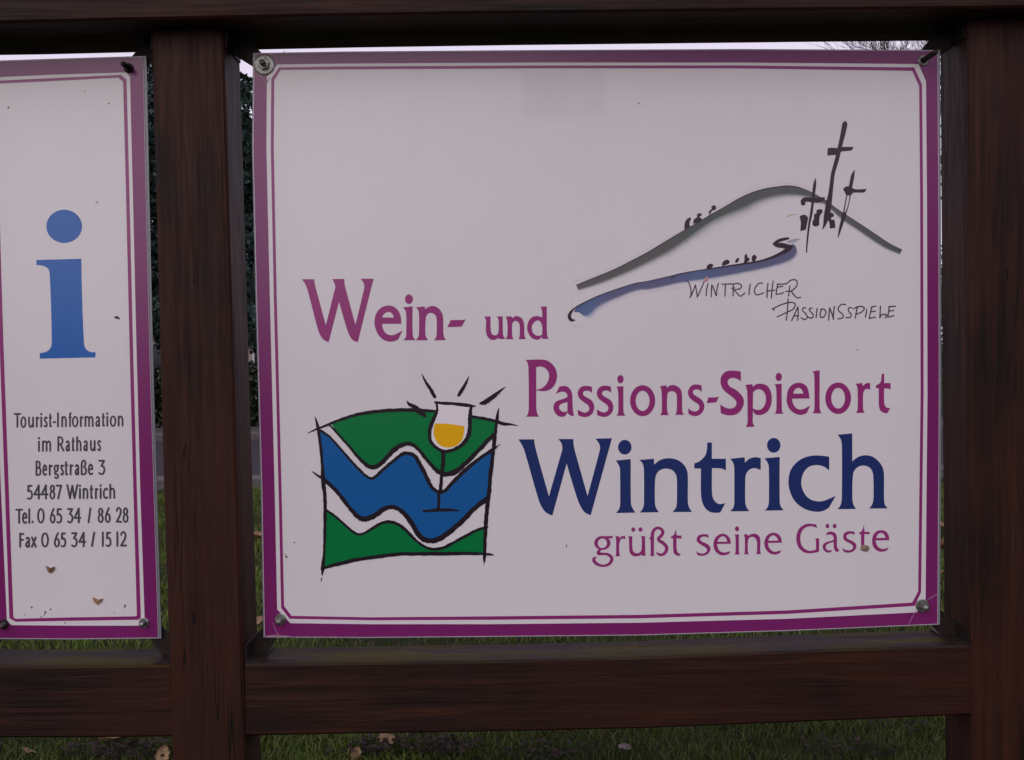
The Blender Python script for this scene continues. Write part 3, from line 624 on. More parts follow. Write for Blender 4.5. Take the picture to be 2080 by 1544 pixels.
# --- watercolour drawing
N1 = (1140, 400, 5.718); N2 = (1370, 350, 5.718); N3 = (1590, 240, 5.323)
def conv(fr, pts): return [(fr[0]+a/fr[2], fr[1]+b/fr[2], c/fr[2], d/fr[2], *e) for a, b, c, d, *e in pts]
def wash(name, path, rows, parent, jag=.10):
    """path: (x, y, core, fade, shade) in pixels; rows: (core factor, fade factor, colour a, colour b, alpha)"""
    A = np.array(path, dtype=float); out = []
    for i in range(len(A)-1):
        p0, p1, p2, p3 = A[max(i-1, 0)], A[i], A[i+1], A[min(i+2, len(A)-1)]
        for k in range(8):
            t = k/8; out.append(.5*((2*p1)+(-p0+p2)*t+(2*p0-5*p1+4*p2-p3)*t*t+(-p0+3*p1-3*p2+p3)*t**3))
    out.append(A[-1]); out = np.array(out); n = len(out); m = len(rows)
    d = np.gradient(out[:, :2], axis=0); d /= np.linalg.norm(d, axis=1)[:, None]; nr = np.stack([-d[:, 1], d[:, 0]], 1)
    V, C = [], []
    ph = rng.uniform(0, 6, 3)
    for i in range(n):
        j = 1+jag*.5*(math.sin(i*.9+ph[0])+math.sin(i*2.3+ph[1]))+jag*.3*rng.uniform(-1, 1)
        for r, (kc, kf, ca, cb, al) in enumerate(rows):
            off = out[i, 2]*kc*1.38+out[i, 3]*1.15*kf*(j if kf > 0 else 1)
            x, y = out[i, :2]+nr[i]*off
            V.append(P(x, y, YB-.00013)); s = out[i, 4]
            end = min(1, min(i, n-1-i)/3) if False else 1
            C.append([ca[q]*(1-s)+cb[q]*s for q in range(3)]+[al*end])
    F = []
    for i in range(n-1):
        for r in range(m-1): a = i*m+r; F.append((a, a+1, a+m+1, a+m))
    ob = mk(name, V, F, M_INK, parent)
    at = ob.data.color_attributes.new('ink', 'FLOAT_COLOR', 'POINT'); at.data.foreach_set('color', np.array(C, dtype=np.float32).ravel())
    import bmesh
    bm = bmesh.new(); bm.from_mesh(ob.data)
    for f in bm.faces:
        f.normal_update()
        if f.normal.y > 0: f.normal_flip()
    bm.to_mesh(ob.data); bm.free()
hill = conv(N1, [(172,1020,45,25,0),(375,937,58,35,0),(600,845,62,45,.1),(800,745,70,55,.1),(1000,640,75,60,.2),(1200,520,85,75,.3),(1430,382,75,85,.8)]) + \
       conv(N2, [(250,592,60,110,.9),(400,500,55,110,1),(560,410,65,110,.8),(750,300,90,110,.7),(900,232,85,95,.6),(1050,187,80,80,.5),(1200,163,75,70,.5),(1320,152,75,60,.4),(1450,172,65,50,.4),(1590,228,45,40,.4)]) + \
       conv(N3, [(400,848,40,30,.5),(480,893,30,25,.6),(560,958,30,25,.6),(680,1040,45,20,.5),(850,1150,48,22,.5),(1000,1250,50,22,.5),(1150,1350,45,25,.6),(1292,1422,38,16,.9)])
g0, g1 = (.055, .045, .050), (.045, .048, .045)
a0, a1 = (.092, .090, .086), (.062, .080, .070)
b0, b1 = (.115, .115, .108), (.115, .165, .140)
c0, c1 = (.28, .30, .28), (.26, .36, .31)
wash('drawn_hill', hill, [(0, 0, g0, g1, 1), (.09, 0, g0, g1, 1), (.13, 0, a0, a1, .96), (.85, 0, a0, a1, .95), (1.02, 0, b0, b1, .85), (1.02, .28, b0, b1, .45), (1.02, .6, b0, c1, .16), (1, 1.0, c0, c1, 0)], main)
riv = conv(N1, [(150,1335,20,15,1),(165,1300,75,40,1),(240,1240,105,65,1),(400,1162,72,60,.55),(600,1088,60,45,.2),(850,1008,52,35,.1),(1000,980,62,30,.1),(1150,945,66,30,.1),(1300,912,65,30,.3),(1480,878,68,30,.6)]) + \
      conv(N2, [(250,1142,75,35,.7),(400,1120,75,35,.5),(560,1098,72,35,.3),(750,1072,64,40,.3),(950,1040,58,40,.2),(1100,1002,60,40,.2),(1240,945,70,45,.1),(1330,890,70,40,.1),(1372,830,20,25,.1)])
v0, v1 = (.085, .085, .185), (.060, .130, .30)
wash('drawn_river', riv, [(0, 0, (.10, .075, .13), (.09, .10, .17), 1), (.2, 0, v0, v1, .95), (.95, 0, v0, v1, .92), (1, .2, v0, (.10, .21, .42), .70), (1, .5, (.20, .19, .33), (.20, .33, .55), .30), (1, 1, (.4, .4, .5), (.4, .5, .6), 0)], main)
wash('drawn_river', conv(N2, [(1300,805,10,10,.2),(1350,780,25,20,.2),(1410,768,22,18,.3),(1460,770,4,6,.3)]), [(0, 0, v0, v1, .0), (.3, 0, v0, v1, .55), (1, 0, v0, v1, .5), (1, 1, v0, v1, 0)], main)
p = Print(.0006)
p.stroke(N1, [(155,1432,14),(118,1430,38),(94,1390,40),(115,1335,30),(160,1290,16),(230,1245,11),(400,1162,9),(600,1086,8),(850,1006,7),(1000,980,6),(1300,912,7),(1480,876,8)])
p.stroke(N1, [(1340,898,8),(1310,922,14),(1270,950,5)])
p.stroke(N2, [(20,1186,7),(200,1152,8),(400,1121,10),(560,1098,14),(750,1070,18),(950,1040,20),(1100,1000,26),(1230,945,36),(1310,900,52),(1345,868,58)])
p.stroke(N2, [(1340,872,55),(1260,852,60),(1190,845,50),(1150,830,22)]); p.stroke(N2, [(1150,828,14),(1200,800,36),(1260,780,36),(1320,768,26)])
p.shape(N2, "116,665 120,590s 150,540s 188,525s 190,548s 175,585s 182,630"); p.shape(N2, "218,600 225,550s 262,520s 265,485s 310,478s 314,500s 292,520s 322,545s 300,572s")
p.shape(N2, "E457 412 28 29"); p.stroke(N2, [(440,435,20),(415,458,26),(408,480,20)])
p.shape(N2, "375,1125 380,1085s 420,1062s 450,1075s 440,1100s 415,1118"); p.shape(N2, "555,1090 560,1045s 610,1014s 638,1030s 632,1060s 590,1078s"); p.shape(N2, "708,1052 712,1015s 745,995s 748,1020s 730,1045s")
p.shape(N2, "803,1058 815,1000s 815,965s 842,945 848,985s 872,1002s 862,1032s 840,1045s"); p.shape(N2, "905,1035 898,990s 925,958s 955,985s 945,1015s 925,1040")
p.stroke(N3, [(676,45,30),(672,62,56),(655,150,54),(630,260,46),(610,340,44),(585,450,46),(545,590,42),(530,700,42),(515,820,48),(497,930,62),(475,1060,62),(455,1140,34),(432,1202,8)])
p.shape(N3, "485,328 520,320s 600,325 640,310 768,312 745,350 640,360 590,395s 520,400s 482,408")
p.stroke(N3, [(352,662,14),(345,720,32),(335,800,32),(325,900,28),(305,1050,27),(285,1150,22),(265,1330,17),(257,1452,12)])
p.shape(N3, "200,880s 240,855s 330,865 460,853 440,885s 400,912s 330,914s 250,905s 240,937s 205,942s 195,910s")
p.stroke(N3, [(778,560,4),(757,620,36),(737,720,38),(722,790,40)])
p.shape(N3, "652,772 682,740s 730,742s 780,768s 905,764 880,802s 800,803s 760,808s 738,832s 690,832s 668,795s")
p.stroke(N3, [(694,830,13),(675,930,12),(655,1045,16)]); p.stroke(N3, [(730,830,12),(712,930,10),(680,1030,14)]); p.stroke(N3, [(665,1040,44),(640,1130,36),(615,1220,24),(598,1290,8)])
p.shape(N3, "183,1060 240,1045s 275,1080 270,1105 250,1205 190,1222 196,1130"); p.shape(N3, "362,1000 395,985s 430,990 425,1025s 405,1050s 395,1100s 396,1155 350,1172s 320,1150 325,1110s 340,1090 340,1045s 368,1025")
p.shape(N3, "495,1010 545,1030 552,1060s 520,1085s 560,1100 570,1185 510,1194 500,1120s 478,1085")
p.build('drawn_figures', M_PAINT, main)
p = Print(.0005)
p.stroke(N1, [(125,1310),(112,1180),(100,1080),(115,1015),(160,985),(375,912),(800,718),(1200,497),(1425,358)], 3.2)
p.stroke(N2, [(500,405),(560,382),(900,208),(1100,150),(1320,132),(1480,158),(1590,208)], 3.2)
p.stroke(N1, [(60,1340),(70,1430),(120,1480),(195,1505),(260,1470),(400,1335),(700,1185),(1000,1108),(1450,1045)], 2.8)
p.build('drawn_outline', M_HAIR, main)
# --- handwriting
O1 = (1380, 555, 8); O2 = (1560, 590, 7.43)
p = Print(.0006)
for st in ([(115,120),(150,150),(185,250),(190,330),(172,400)], [(172,400),(220,300),(260,190)], [(260,190),(280,300),(292,388)], [(292,388),(350,260),(400,140)],
 [(465,168),(442,270),(435,362)], [(527,188),(520,290),(518,382)], [(530,190),(565,270),(598,368)], [(634,162),(610,260),(600,365)],
 [(692,180),(780,176),(860,172)], [(750,182),(744,280),(742,372)], [(880,195),(874,280),(872,370)], [(860,182),(950,165),(1008,200),(985,250),(890,272)], [(850,245),(895,240)], [(890,272),(960,350),(1000,372),(1062,322)],
 [(1152,180),(1136,270),(1132,348)], [(1348,162),(1290,165),(1235,230),(1220,300),(1262,352),(1368,318)], [(1440,165),(1428,280),(1422,398)], [(1524,128),(1505,270),(1495,404)], [(1418,292),(1480,285),(1548,274)],
 [(1588,178),(1650,178),(1745,172)], [(1600,180),(1580,260),(1572,345)], [(1600,228),(1682,210)], [(1575,342),(1640,335),(1692,314)],
 [(1795,208),(1785,290),(1775,372)], [(1732,296),(1830,290)], [(1750,162),(1815,112),(1895,112),(1916,175),(1880,240),(1815,290)], [(1815,290),(1870,362),(1920,400),(1968,392)]): p.stroke(O1, st, 19, jag=.12)
for st in ([(304,130),(294,300),(275,450)], [(65,280),(200,215),(330,180),(410,200),(390,270),(330,310),(230,355),(140,400)], [(65,280),(96,295)], [(358,455),(405,350),(450,250)], [(452,250),(455,350),(448,452)], [(388,386),(462,380)],
 [(572,262),(532,265),(522,302),(580,365),(592,410),(550,440),(500,410)], [(668,266),(632,270),(628,302),(682,368),(662,415),(595,402)], [(742,272),(726,410)], [(805,285),(790,350),(792,400),(838,402),(875,340),(850,285),(795,282)],
 [(930,262),(922,360),(915,452)], [(930,265),(965,350),(990,438)], [(1002,240),(990,340),(985,435)], [(1172,214),(1110,210),(1062,262),(1070,312),(1130,362),(1128,410),(1055,430)], [(1262,260),(1218,266),(1216,310),(1256,362),(1240,405),(1180,410)],
 [(1348,262),(1330,340),(1320,416)], [(1288,276),(1380,240),(1452,262),(1420,320),(1325,362)], [(1492,284),(1482,340),(1472,402)], [(1558,252),(1628,236)], [(1566,258),(1545,340),(1528,425)], [(1548,322),(1622,312)], [(1530,420),(1622,402)],
 [(1696,238),(1694,320),(1686,412)], [(1688,410),(1720,366),(1792,366),(1768,412)], [(1820,246),(1926,238)], [(1832,250),(1820,320),(1808,402)], [(1820,312),(1896,300)], [(1806,402),(1900,382)]): p.stroke(O2, st, 18, jag=.12)
p.build('handwriting', M_PEN, main, 'thin plum handwriting below the drawn hill')
# --- marks on the board
V, C = [], []     # faint darker rectangle painted on the board, its tone fading at the rim
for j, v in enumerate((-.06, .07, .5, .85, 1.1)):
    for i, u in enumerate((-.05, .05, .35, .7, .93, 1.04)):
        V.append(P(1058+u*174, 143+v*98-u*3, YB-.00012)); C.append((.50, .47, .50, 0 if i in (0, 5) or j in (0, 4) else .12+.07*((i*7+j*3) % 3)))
ob = mk('grey_patch', V, [(j*6+i, j*6+6+i, j*6+7+i, j*6+1+i) for j in range(4) for i in range(5)], M_INK, main)
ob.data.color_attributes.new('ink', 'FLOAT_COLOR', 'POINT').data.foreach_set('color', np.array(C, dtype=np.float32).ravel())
def specks(root, lst, mat=M_DIRT):
    p = Print(.0007)
    for x, y, r in lst:
        r *= .85; k = 7; p.poly([[(x+r*(.6+.6*random.random())*math.cos(a*2*math.pi/k), y+r*(.6+.6*random.random())*math.sin(a*2*math.pi/k)) for a in range(k)]])
    p.build('dirt_specks', mat, root)['kind'] = 'stuff'
specks(main, [(1297,210,2.6),(1151,1108,2.4),(598,1102,2.4),(582,1131,3),(579,1126,2),(1742,711,2.2),(1395,491,1.5),(1150,1112,1.5),(1232,1006,1),(912,385,1),(690,335,1),(760,905,1)])
p = Print(.0006); p.stroke(N2, [(1318,512,14),(1350,495,9),(1410,488,5)]); p.build('yellow_tick', simple("ochre_ink", (.5, .32, .06), .4), main)
p = Print(.0006); p.shape(O1, "400,120 430,60s 465,70s 470,110s 420,145s"); p.build('red_smudge', simple("pink_smudge", (.55, .28, .27), .5), main)
p = Print(.0006)   # creased film at the bolt corners
for st in ([(1846,1269,1.2),(1852,1255,1.6),(1861,1241,1)], [(1884,1219,1),(1895,1212,1.8),(1905,1206,1.4)], [(553,1264,1),(560,1280,1.4),(566,1292,1.6)], [(522,150,1.2),(540,165,1),(556,104,.8)][:2], [(537,1293,2),(560,1291,2.6),(600,1294,1.5)]): p.stroke((0, 0, 1), st)
p.build('film_crease', M_CREASE, main)['kind'] = 'stuff'
p = Print(.0006)
for st in ([(579,103,1),(572,113,2),(563,121,1)], [(548,158,1),(538,172,2.2),(521,182,1)]): p.stroke((0, 0, 1), st)
p.build('film_fold', M_GREYT, main)['kind'] = 'stuff'
p = Print(.0005)
for st in ([(590,150,1),(594,158,2.4),(590,166,1)], [(1112,604,1),(1122,606,2),(1121,612,1)], [(596,1098,1),(600,1102,3),(597,1106,1)]): p.stroke((0, 0, 1), st)
p.build('faint_smears', M_SMEAR, main)['kind'] = 'stuff'
bolt(main, 537, 132, .0178, .018, M_STEEL, M_STEEL, .0052)
bolt(main, 1875, 123, .0098, .050, M_DARKSTEEL, M_STEEL, .0046)
bolt(main, 570, 1258, .0098, .022, M_STEEL, M_STEEL, .0045)
bolt(main, 1873, 1230, .0118, .020, M_STEEL, M_STEEL, .0050)

# ================================================================ LEFT BOARD
LO = [(-51, 126), (100, 121), (291, 115), (297, 400), (304, 700), (313, 1000), (322, 1296), (150, 1298), (-14, 1297), (-24, 1000), (-34, 700), (-43, 400)]
left = board('sign_board', LO, 'narrow white information board with large blue letter i and address lines')
inL = [(-10, 157), (100, 152), (256, 147), (264, 156), (270, 400), (277, 700), (285, 1000), (294, 1263), (286, 1271), (150, 1271), (24, 1270), (14, 1262), (2, 1000), (-10, 700), (-18, 400), (-26, 175)]
loL = [(-8, 164), (100, 159), (246, 152), (257, 162), (263, 400), (270, 700), (278, 1000), (286, 1255), (282, 1259), (150, 1261), (32, 1263), (19, 1256), (10, 1000), (-1, 700), (-10, 400), (-19, 178)]
liL = [(-6, 170), (100, 165), (240, 158), (250, 166), (256, 400), (263, 700), (271, 1000), (278, 1250), (275, 1252), (150, 1254), (31, 1257), (27, 1253), (18, 1000), (7, 700), (-2, 400), (-12, 182)]
LOi = [(x+(1 if x < 120 else -1)*.8, y+(1 if y < 700 else -1)*.8) for x, y in LO]
rings(left, LOi, inL, loL, liL)
FL = (50, 410, 4.541)
p = Print(.0004)
p.shape(FL, "108,537 523,525 525,680 548,1310s 565,1355s 600,1382s 655,1388 652,1435 140,1447 140,1395 200,1382s 240,1345s 250,1280s 232,680s 218,620s 175,592s 108,583"); p.shape(FL, "E365 226 165 154")
p.build('information_letter', M_BLUE, left)
# skeleton alphabet: x 0..1 across the letter, y 0 base line .. 1 capital height
X = .70
GL = {'T': ["0,.97 1,.97", ".5,.97 .5,0"], 'o': ["C.5,.35,.5,.37"], 'u': ["0,.70 0,.2s .25,0s .6,.02s 1,.25", "1,.70 1,0"], 'r': ["0,.7 0,0", "0,.45 .35,.66 1,.66"],
 'i': ["0,.7 0,0", "D0,.94"], 's': ["1,.64 .5,.70s .1,.60s .15,.45s .8,.28s .95,.12s .5,-.01s 0,.06"], 't': [".35,.92 .35,.15s .55,.01s 1,.03", "0,.68 1,.68"], '-': ["0,.33 1,.33"], 'I': [".5,1 .5,0"],
 'n': ["0,.7 0,0", "0,.5 .35,.70s .8,.66s 1,.45s 1,0"], 'f': [".4,0 .4,.8s .6,.99s 1,.98", "0,.68 .9,.68"], 'm': ["0,.7 0,0", "0,.52 .2,.70s .42,.66s .5,.48s .5,0", ".5,.52 .72,.70s .92,.66s 1,.48s 1,0"],
 'a': [".1,.6 .45,.70s .85,.62s .9,.45s .9,0", ".9,.42 .3,.34s 0,.17s .25,0s .6,.03s .9,.2"], 'R': ["0,1 0,0", "0,1 .6,.97s .8,.75s .6,.52s 0,.48", ".4,.48 1,0"],
 'h': ["0,1 0,0", "0,.5 .35,.70s .8,.66s 1,.45s 1,0"], 'B': ["0,1 0,0", "0,1 .6,.98s .85,.77s .6,.55s 0,.53", ".4,.54 .85,.48s 1,.27s .8,.03s 0,0"],
 'e': ["0,.36 1,.38 .9,.60s .5,.72s .12,.58s 0,.35s .12,.1s .5,-.01s 1,.06"], 'g': ["C.42,.46,.42,.23", ".7,.66 1,.68", ".35,.23 .1,.13s .25,.03s .7,.02s .92,-.12s .6,-.25s .15,-.2"],
 'ß': ["0,0 0,.75s .3,1s .75,.95s .85,.75s .6,.58s .5,.52", ".5,.52 .9,.42s 1,.2s .75,.02s .3,.0"], '3': ["0,.97 .95,.97 .4,.60", ".4,.60 .85,.52s 1,.28s .75,.04s .3,0s 0,.08"],
 '5': [".9,.97 .15,.97 .12,.56", ".12,.56 .6,.60s .98,.38s .9,.12s .5,0s 0,.04"], '4': [".72,0 .72,1 0,.32 1,.32"], '8': ["C.5,.76,.38,.22", "C.5,.27,.46,.27"], '7': ["0,.97 1,.97 .35,0"],
 'W': ["0,1 .27,0 .5,.95", ".5,.95 .72,0 1,1"], 'c': ["1,.64 .6,.71s .12,.56s 0,.34s .14,.1s .55,-.01s 1,.05"], 'l': [".5,1 .5,0"], '.': ["D.5,.06"], '0': ["C.5,.5,.5,.5"],
 '6': [".75,1 .3,.68s .03,.35", "C.5,.29,.47,.29"], '/': ["0,0 1,1"], '2': [".03,.80 .2,.97s .6,1s .9,.82s .75,.5s 0,.02 1,.02"], 'F': ["0,1 0,0", "0,.97 1,.97", "0,.53 .85,.53"], 'x': ["0,.7 1,0", "1,.7 0,0"], '1': ["0,.82 .6,1 .6,0"]}
def text_line(p, y0, items, base, cap, w=3.85, x0=15, s=8):
    xs = [i[1] for i in items]; xa_, xb__ = xs[0], items[-1][2]
    for ch, a, b in items:
        k = ((a+b)/2-xa_)/(xb__-xa_); by = base[0]+(base[1]-base[0])*k; ch_ = cap[0]+(cap[1]-cap[0])*k
        a2 = a+w*s/2*.8 if b-a > 40 else (a+b)/2; b2 = b-w*s/2*.8 if b-a > 40 else (a+b)/2
        hh = by-ch_
        def T(u, v): return (x0+(a2+(b2-a2)*u)/s, y0+(by-w*s*.42-(hh-w*s*.84)*v)/s)
        for st in GL[ch]:
            if st[0] == 'C':
                cx, cy, rx_, ry_ = [float(q) for q in st[1:].split(',')]
                pts = [T(cx+rx_*math.cos(t*2*math.pi/16), cy+ry_*math.sin(t*2*math.pi/16)) for t in range(17)]
                p.stroke((0, 0, 1), pts, w*.93, seg=2)
            elif st[0] == 'D':
                cx, cy = [float(q) for q in st[1:].split(',')]; c = T(cx, cy); p.poly([[(c[0]+w*.62*math.cos(t*.6283), c[1]+w*.66*math.sin(t*.6283)) for t in range(10)]])
            else:
                pp = [(*(float(q) for q in t.rstrip('s').split(',')), t.endswith('s')) for t in st.split()]
                run = []
                def flush(r):
                    if len(r) > 1: p.stroke((0, 0, 1), [T(*q) for q in r], w*(.95 if len(r) > 2 else 1), seg=4 if len(r) > 2 else 1)
                for i, (u, v, sm) in enumerate(pp):
                    run.append((u, v))
                    if not sm and i: flush(run); run = [(u, v)]
p = Print(.0004)
text_line(p, 830, [('T',105,220),('o',212,308),('u',340,430),('r',465,520),('i',535,565),('s',592,655),('t',675,722),('-',738,788),('I',805,838),('n',878,962),('f',995,1045),('o',1050,1152),('r',1180,1235),('m',1255,1398),('a',1430,1508),('t',1535,1585),('i',1608,1638),('o',1665,1768),('n',1795,1882)], (312, 290), (68, 54))
text_line(p, 830, [('i',500,525),('m',565,708),('R',815,925),('a',945,1018),('t',1045,1092),('h',1120,1202),('a',1235,1308),('u',1345,1430),('s',1460,1522)], (702, 688), (456, 446))
text_line(p, 925, [('B',460,550),('e',570,645),('r',675,735),('g',752,842),('s',860,918),('t',930,985),('r',1015,1072),('a',1095,1168),('ß',1195,1290),('e',1310,1392),('3',1480,1588)], (332, 316), (88, 68))
text_line(p, 925, [('5',318,412),('4',425,550),('4',545,665),('8',682,778),('7',785,885),('W',960,1148),('i',1163,1193),('n',1225,1312),('t',1340,1392),('r',1425,1475),('i',1500,1527),('c',1552,1635),('h',1658,1748)], (720, 704), (476, 462))
text_line(p, 1020, [('T',130,250),('e',240,322),('l',340,370),('.',392,425),('0',485,602),('6',688,782),('5',795,888),('3',972,1068),('4',1080,1198),('/',1305,1360),('8',1466,1564),('6',1582,1678),('2',1762,1860),('8',1870,1968)], (350, 334), (104, 80))
text_line(p, 1020, [('F',195,272),('a',290,368),('x',385,472),('0',550,670),('6',755,853),('5',865,952),('3',1038,1138),('4',1155,1278),('/',1360,1422),('1',1532,1568),('5',1598,1688),('1',1768,1804),('2',1832,1938)], (740, 722), (498, 474))
p.build('lettering', M_GREYT, left, 'six lines of small dark grey address text')
specks(left, [(17,218,2.6),(172,185,1.6),(221,210,1.8),(64,1234,2.4),(103,1238,2.6),(92,1244,3),(90,1249,2),(50,1249,1.6),(254,1230,2.8),(253,1234,1.8),(232,1245,1.6),(132,1265,2),(84,1253,2),(185,1003,1.2)])
specks(left, [(197, 411, 4.5)], simple("pale_stain", (.50, .40, .42), .5))
p = Print(.0007); p.shape((0, 0, 1), "231,645 236,642s 241,644s 244,649 238,648s"); p.build('dead_insect', simple("brown_insect", (.06, .035, .015), .6), left)
bolt(left, 262, 139, .0085, .026, M_DARKSTEEL, M_DARKSTEEL, .0048)
bolt(left, 293, 1265, .0088, .014, M_STEEL, M_STEEL, .0046)
bolt(left, 8, 1268, .0090, .040, M_STEEL, M_DARKSTEEL, .0046)
bolt(left, -20, 150, .0090, .020, M_STEEL, M_STEEL, .0046)

# dried scraps stuck to the boards
def scrap(name, px, py, pts, label, tone):
    q = P(px, py, YB-.0012); V = []; 
    ring = [(a*.0000+P(px+a, py+b, YB-.0012).x, P(px+a, py+b, YB-.0012).z, h) for a, b, h in pts]
    cx = sum(r[0] for r in ring)/len(ring); cz = sum(r[1] for r in ring)/len(ring)
    V = [(r[0], YB-.0012-r[2]*.001, r[1]) for r in ring]+[(cx, YB-.0045, cz)]+[(r[0]*.9+cx*.1, YB-.0009, r[1]*.9+cz*.1) for r in ring]
    n = len(ring); F = [(i, (i+1) % n, n) for i in range(n)]+[((i+1) % n, i, n+1+i, n+1+(i+1) % n) for i in range(n)]
    c = np.array([tone]*len(V))*rng.uniform(.5, 1.35, (len(V), 1))
    ob = mk(name, V, F, M_LEAF, at=(q.x, YB, q.z))
    a = ob.data.color_attributes.new('tint', 'FLOAT_COLOR', 'POINT'); a.data.foreach_set('color', np.hstack([c, np.ones((len(V), 1))]).astype(np.float32).ravel())
    return tag(ob, label, 'leaf')
scrap('leaf_scrap', 102, 1157, [(-9,-8,2),(-3,-5,0),(1,-3,3),(9,-7,4),(9,0,1),(2,8,0),(-4,5,1),(-7,-1,0)], 'small tan scrap of dried leaf stuck under the fax line, higher of two', (.30, .17, .09))
scrap('leaf_scrap', 199, 1221, [(-10,-8,3),(0,-3,0),(10,-6,4),(7,1,1),(0,8,0),(-6,2,2)], 'small tan scrap of dried leaf stuck just above the lower purple line', (.36, .22, .12))
scrap('leaf_scrap', 1757, 1114, [(-10,-2,1),(-3,-8,3),(4,-7,4),(8,-1,2),(6,6,1),(-2,5,0),(-8,4,0)], 'small pale brown scrap stuck on the last word of the bottom magenta line', (.34, .25, .20))

# ================================================================ GRASS AND LEAVES
def grass(name, x0, x1, y0, y1, dens, h0, h1, wd, lean, label, tone=1.0):
    n = int((x1-x0)*(y1-y0)*dens)
    x = rng.uniform(x0, x1, n); y = rng.uniform(y0, y1, n)
    pat = np.sin(x*2.1+np.sin(y*1.7)*1.3)*np.sin(y*2.6+x*.7)+.6*np.sin(x*5.3+1)*np.sin(y*6.1)
    keep = rng.random(n) < .72+.28*pat/1.6; x, y, pat = x[keep], y[keep], pat[keep]; n = len(x)
    h = rng.uniform(h0, h1, n)*(1+.25*pat); a = rng.uniform(0, 2*np.pi, n); ww = wd*rng.uniform(.6, 1.3, n)
    dx, dy = np.cos(a)*ww, np.sin(a)*ww; l = rng.uniform(0, 2*np.pi, n); ln = h*rng.uniform(.1, lean, n); lx_, ly_ = np.cos(l)*ln, np.sin(l)*ln
    z = np.zeros(n)
    V = np.stack([np.stack([x-dx, y-dy, z-.01], 1), np.stack([x+dx, y+dy, z-.01], 1), np.stack([x+dx*.7+lx_*.4, y+dy*.7+ly_*.4, h*.6], 1), np.stack([x-dx*.7+lx_*.4, y-dy*.7+ly_*.4, h*.6], 1), np.stack([x+lx_, y+ly_, h], 1)], 1).reshape(-1, 3)
    b = np.arange(n)*5
    F = np.concatenate([np.stack([b, b+1, b+2], 1), np.stack([b, b+2, b+3], 1), np.stack([b+3, b+2, b+4], 1)])
    t = rng.uniform(0, 1, (n, 1)); c = np.array([.040, .075, .007])*(1-t)+np.array([.105, .150, .018])*t
    dry = rng.random(n) < .10; c[dry] = np.array([.15, .12, .055]); c *= (1+.35*pat[:, None])*.66*tone
    return tag(mk_np(name, V, F, M_GRASS, col=np.repeat(c, 5, axis=0), at=((x0+x1)/2, y0, 0)), label, 'grass', kind='stuff')
grass('grass', -2.9, 2.9, 1.35, 3.2, 11000, .014, .036, .0019, 1.6, 'short green lawn grass close behind the timber frame')
grass('grass', -5.5, 5.5, 3.2, KY+.02, 3000, .018, .040, .0030, 1.3, 'lawn grass stretching from behind the boards to the kerb', 1.5)

def leaf_mesh(name, L, Wd, curl, tone, seed):
    r = np.random.default_rng(seed); nu, nv = 7, 5; V = []; C = []
    for i in range(nu):
        u = i/(nu-1); wdt = Wd*(math.sin(math.pi*min(1, u*.93+.06))**.7)*(1+.18*math.sin(u*17+seed))
        for j in range(nv):
            v = (j/(nv-1)-.5)*2
            V.append(((u-.5)*L, v*wdt/2, curl*(v*v*.5*Wd+.35*L*(u-.5)**2)+.012+r.uniform(-.002, .002)))
            C.append(np.array(tone)*r.uniform(.55, 1.25)*(0.7 if j == 2 else 1))
    F = [(i*nv+j, i*nv+j+1, (i+1)*nv+j+1, (i+1)*nv+j) for i in range(nu-1) for j in range(nv-1)]
    me = bpy.data.meshes.new(name); me.from_pydata(V, [], F)
    a = me.color_attributes.new('tint', 'FLOAT_COLOR', 'POINT'); a.data.foreach_set('color', np.hstack([np.array(C), np.ones((len(C), 1))]).astype(np.float32).ravel())
    me.polygons.foreach_set('use_smooth', [True]*len(me.polygons)); me.materials.append(M_LEAF); return me
LM = [leaf_mesh('fallen_leaf', .11, .045, .9, (.26, .16, .085), 1), leaf_mesh('fallen_leaf', .075, .055, .5, (.28, .18, .095), 2),
      leaf_mesh('fallen_leaf', .07, .05, .7, (.24, .12, .05), 3), leaf_mesh('fallen_leaf', .08, .06, .3, (.09, .065, .06), 4)]
def leaf(px, py, k, rz, label, tilt=(0, 0), s=1.0):
    q = G(px, py, .02); ob = bpy.data.objects.new('fallen_leaf', LM[k]); COL.objects.link(ob)
    ob.location = (q.x, q.y, .022); ob.rotation_euler = (tilt[0], tilt[1], rz); ob.scale = (s, s, s)
    return tag(ob, label, 'leaf', 'fallen leaves on the lawn')
leaf(247, 1508, 0, .35, 'long curled pinkish leaf on the grass left of the left post', (.3, -.1), 1.35)
leaf(52, 1537, 1, 2.0, 'pale blunt leaf lying in the bottom left corner of the lawn', (.6, .3), .9)
leaf(334, 1537, 1, 1.3, 'pointed tan leaf at the foot of the left post', (.2, -.9), .9)
leaf(781, 1512, 1, .6, 'pink tan leaf on the grass below the emblem', (.5, .1), 1.0)
leaf(724, 1535, 1, 1.2, 'tan leaf standing on edge left of the pink leaf below the emblem', (.3, -.8), .7)
leaf(1268, 1525, 3, .6, 'reddish dark leaf lying near the middle of the lower lawn strip', (.2, .1), .7)
leaf(86, 1306, 2, .2, 'orange brown leaf seen between the narrow board and the lower rail', (.3, .1), 2.2)
leaf(524, 1268, 1, .8, 'pale orange leaf seen just right of the left post', (.3, -.4), 1.0)
leaf(521, 1100, 0, .4, 'long straw coloured leaf on the lawn beyond the gap beside the post', (.2, .2), 2.0)
leaf(1913, 1083, 1, .5, 'pale leaf in the right gap beside the board, upper one', (.4, .2), 2.6)
leaf(1914, 1117, 1, 1.5, 'pale leaf in the right gap beside the board, lower one', (.4, .5), 2.0)
